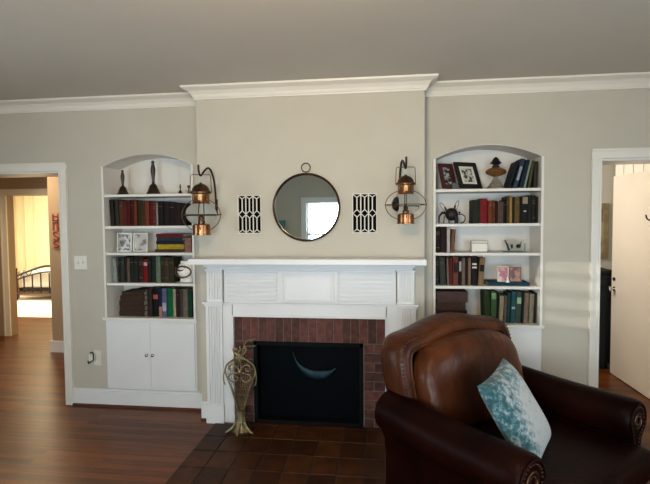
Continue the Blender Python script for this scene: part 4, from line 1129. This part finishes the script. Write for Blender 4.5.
# ---------------------------------------------------------------- throw pillow on the chair
T, Lc, Rc = Vector((1.235, -1.135, .845)), Vector((1.02, -1.535, .822)), Vector((1.455, -1.225, .452))
e1 = (Rc-T); e2 = (Lc-T); nrm = e2.cross(e1).normalized()
if nrm.x < 0: nrm = -nrm
tp = MB(); n = 26; top, bot = [], []
def bulge(a, b): return .075*((1-a**4)*(1-b**4))**.55+.002
for sg_ in (1, -1):
    for i in range(n+1):
        for j in range(n+1):
            a, b = -1+2*i/n, -1+2*j/n
            pa, pb = a*(1-.07*(1-abs(b)**2)*abs(a)**3), b*(1-.07*(1-abs(a)**2)*abs(b)**3)
            p = T+e1*(pa+1)/2+e2*(pb+1)/2+nrm*sg_*bulge(a, b)*(1 if sg_ > 0 else .6)
            (top if sg_ == 1 else bot).append(p)
vs = top+bot; fs = []; N1 = n+1; off = N1*N1
for i in range(n):
    for j in range(n):
        q = i*N1+j; fs.append((q, q+1, q+N1+1, q+N1)); fs.append((off+q, off+q+N1, off+q+N1+1, off+q+1))
def edge(k): return k
for i in range(n):
    fs.append((i*N1, (i+1)*N1, off+(i+1)*N1, off+i*N1)); fs.append((i*N1+n, off+i*N1+n, off+(i+1)*N1+n, (i+1)*N1+n))
    fs.append((i, off+i, off+i+1, i+1)); fs.append((n*N1+i, n*N1+i+1, off+n*N1+i+1, off+n*N1+i))
tp.add(vs, fs)
def pillow_mat():
    m = M('teal_print_fabric', (.5, .5, .5), .85, bump=.2, bscale=200, sheen=.2)
    nt = m.node_tree; b = nt.nodes['Principled BSDF']; N = nt.nodes.new; L = nt.links.new
    tc = N('ShaderNodeTexCoord')
    vo = N('ShaderNodeTexVoronoi'); vo.inputs['Scale'].default_value = 34; vo.feature = 'F1'; L(tc.outputs['Object'], vo.inputs['Vector'])
    n1 = N('ShaderNodeTexNoise'); n1.inputs['Scale'].default_value = 32; n1.inputs['Detail'].default_value = 6; n1.inputs['Roughness'].default_value = .7; L(tc.outputs['Object'], n1.inputs['Vector'])
    n2 = N('ShaderNodeTexNoise'); n2.inputs['Scale'].default_value = 5.0; n2.inputs['Detail'].default_value = 3; L(tc.outputs['Object'], n2.inputs['Vector'])
    # a teal border: distance along the two pillow directions stored in UV
    uv = N('ShaderNodeUVMap'); sx = N('ShaderNodeSeparateXYZ'); L(uv.outputs[0], sx.inputs[0])
    # u small and v large = teal side
    a = N('ShaderNodeMath'); a.operation = 'MULTIPLY_ADD'; a.inputs[1].default_value = -1.3; a.inputs[2].default_value = .30; L(sx.outputs[0], a.inputs[0])
    b2 = N('ShaderNodeMath'); b2.operation = 'MULTIPLY_ADD'; b2.inputs[1].default_value = 1.1; b2.inputs[2].default_value = -.80; L(sx.outputs[1], b2.inputs[0])
    mx = N('ShaderNodeMath'); mx.operation = 'MAXIMUM'; L(a.outputs[0], mx.inputs[0]); L(b2.outputs[0], mx.inputs[1])
    ad = N('ShaderNodeMath'); ad.operation = 'ADD'; L(mx.outputs[0], ad.inputs[0])
    s2 = N('ShaderNodeMath'); s2.operation = 'MULTIPLY_ADD'; s2.inputs[1].default_value = .9; s2.inputs[2].default_value = -.42; L(n2.outputs['Fac'], s2.inputs[0]); L(s2.outputs[0], ad.inputs[1])
    ad2 = N('ShaderNodeMath'); ad2.operation = 'ADD'; L(ad.outputs[0], ad2.inputs[0])
    s3 = N('ShaderNodeMath'); s3.operation = 'MULTIPLY_ADD'; s3.inputs[1].default_value = 2.4; s3.inputs[2].default_value = -1.10; L(n1.outputs['Fac'], s3.inputs[0]); L(s3.outputs[0], ad2.inputs[1])
    r = N('ShaderNodeValToRGB'); e = r.color_ramp.elements
    e[0].position = .0; e[0].color = (.40, .41, .40, 1); e[1].position = .62; e[1].color = (.010, .055, .065, 1)
    x = e.new(.12); x.color = (.26, .30, .31, 1); x = e.new(.26); x.color = (.15, .23, .25, 1); x = e.new(.40); x.color = (.035, .12, .135, 1)
    L(ad2.outputs[0], r.inputs[0]); L(r.outputs[0], b.inputs['Base Color'])
    return m
po = tp.build('throw_pillow', pillow_mat(), smooth=True)
for md in list(po.modifiers): po.modifiers.remove(md)
uvl = po.data.uv_layers.new(name='UVMap')
for lp in po.data.loops:
    k = lp.vertex_index % off; uvl.data[lp.index].uv = ((k//N1)/n, (k % N1)/n)
tag(po, 'teal and white patterned pillow leaning on the leather armchair back', 'pillow')

cl = thing('added_ceiling_lamp', 'added shallow frosted ceiling lamp, out of view, warming the upper living room', 'ceiling lamp', (.2, -3.0, 2.50))  # invented fixture to go with the added warm lights, never in view
MB().lathe([(.16, .164), (.16, .140), (.15, .135)], seg=32).build('canopy', MCD, cl, smooth=True)
MB().lathe([(.03, .06), (.10, .075), (.155, .11), (.165, .134)], seg=32).build('glass_bowl', M('frosted_glass', (.8, .75, .65), .6, noise=.02, nscale=4), cl, smooth=True)
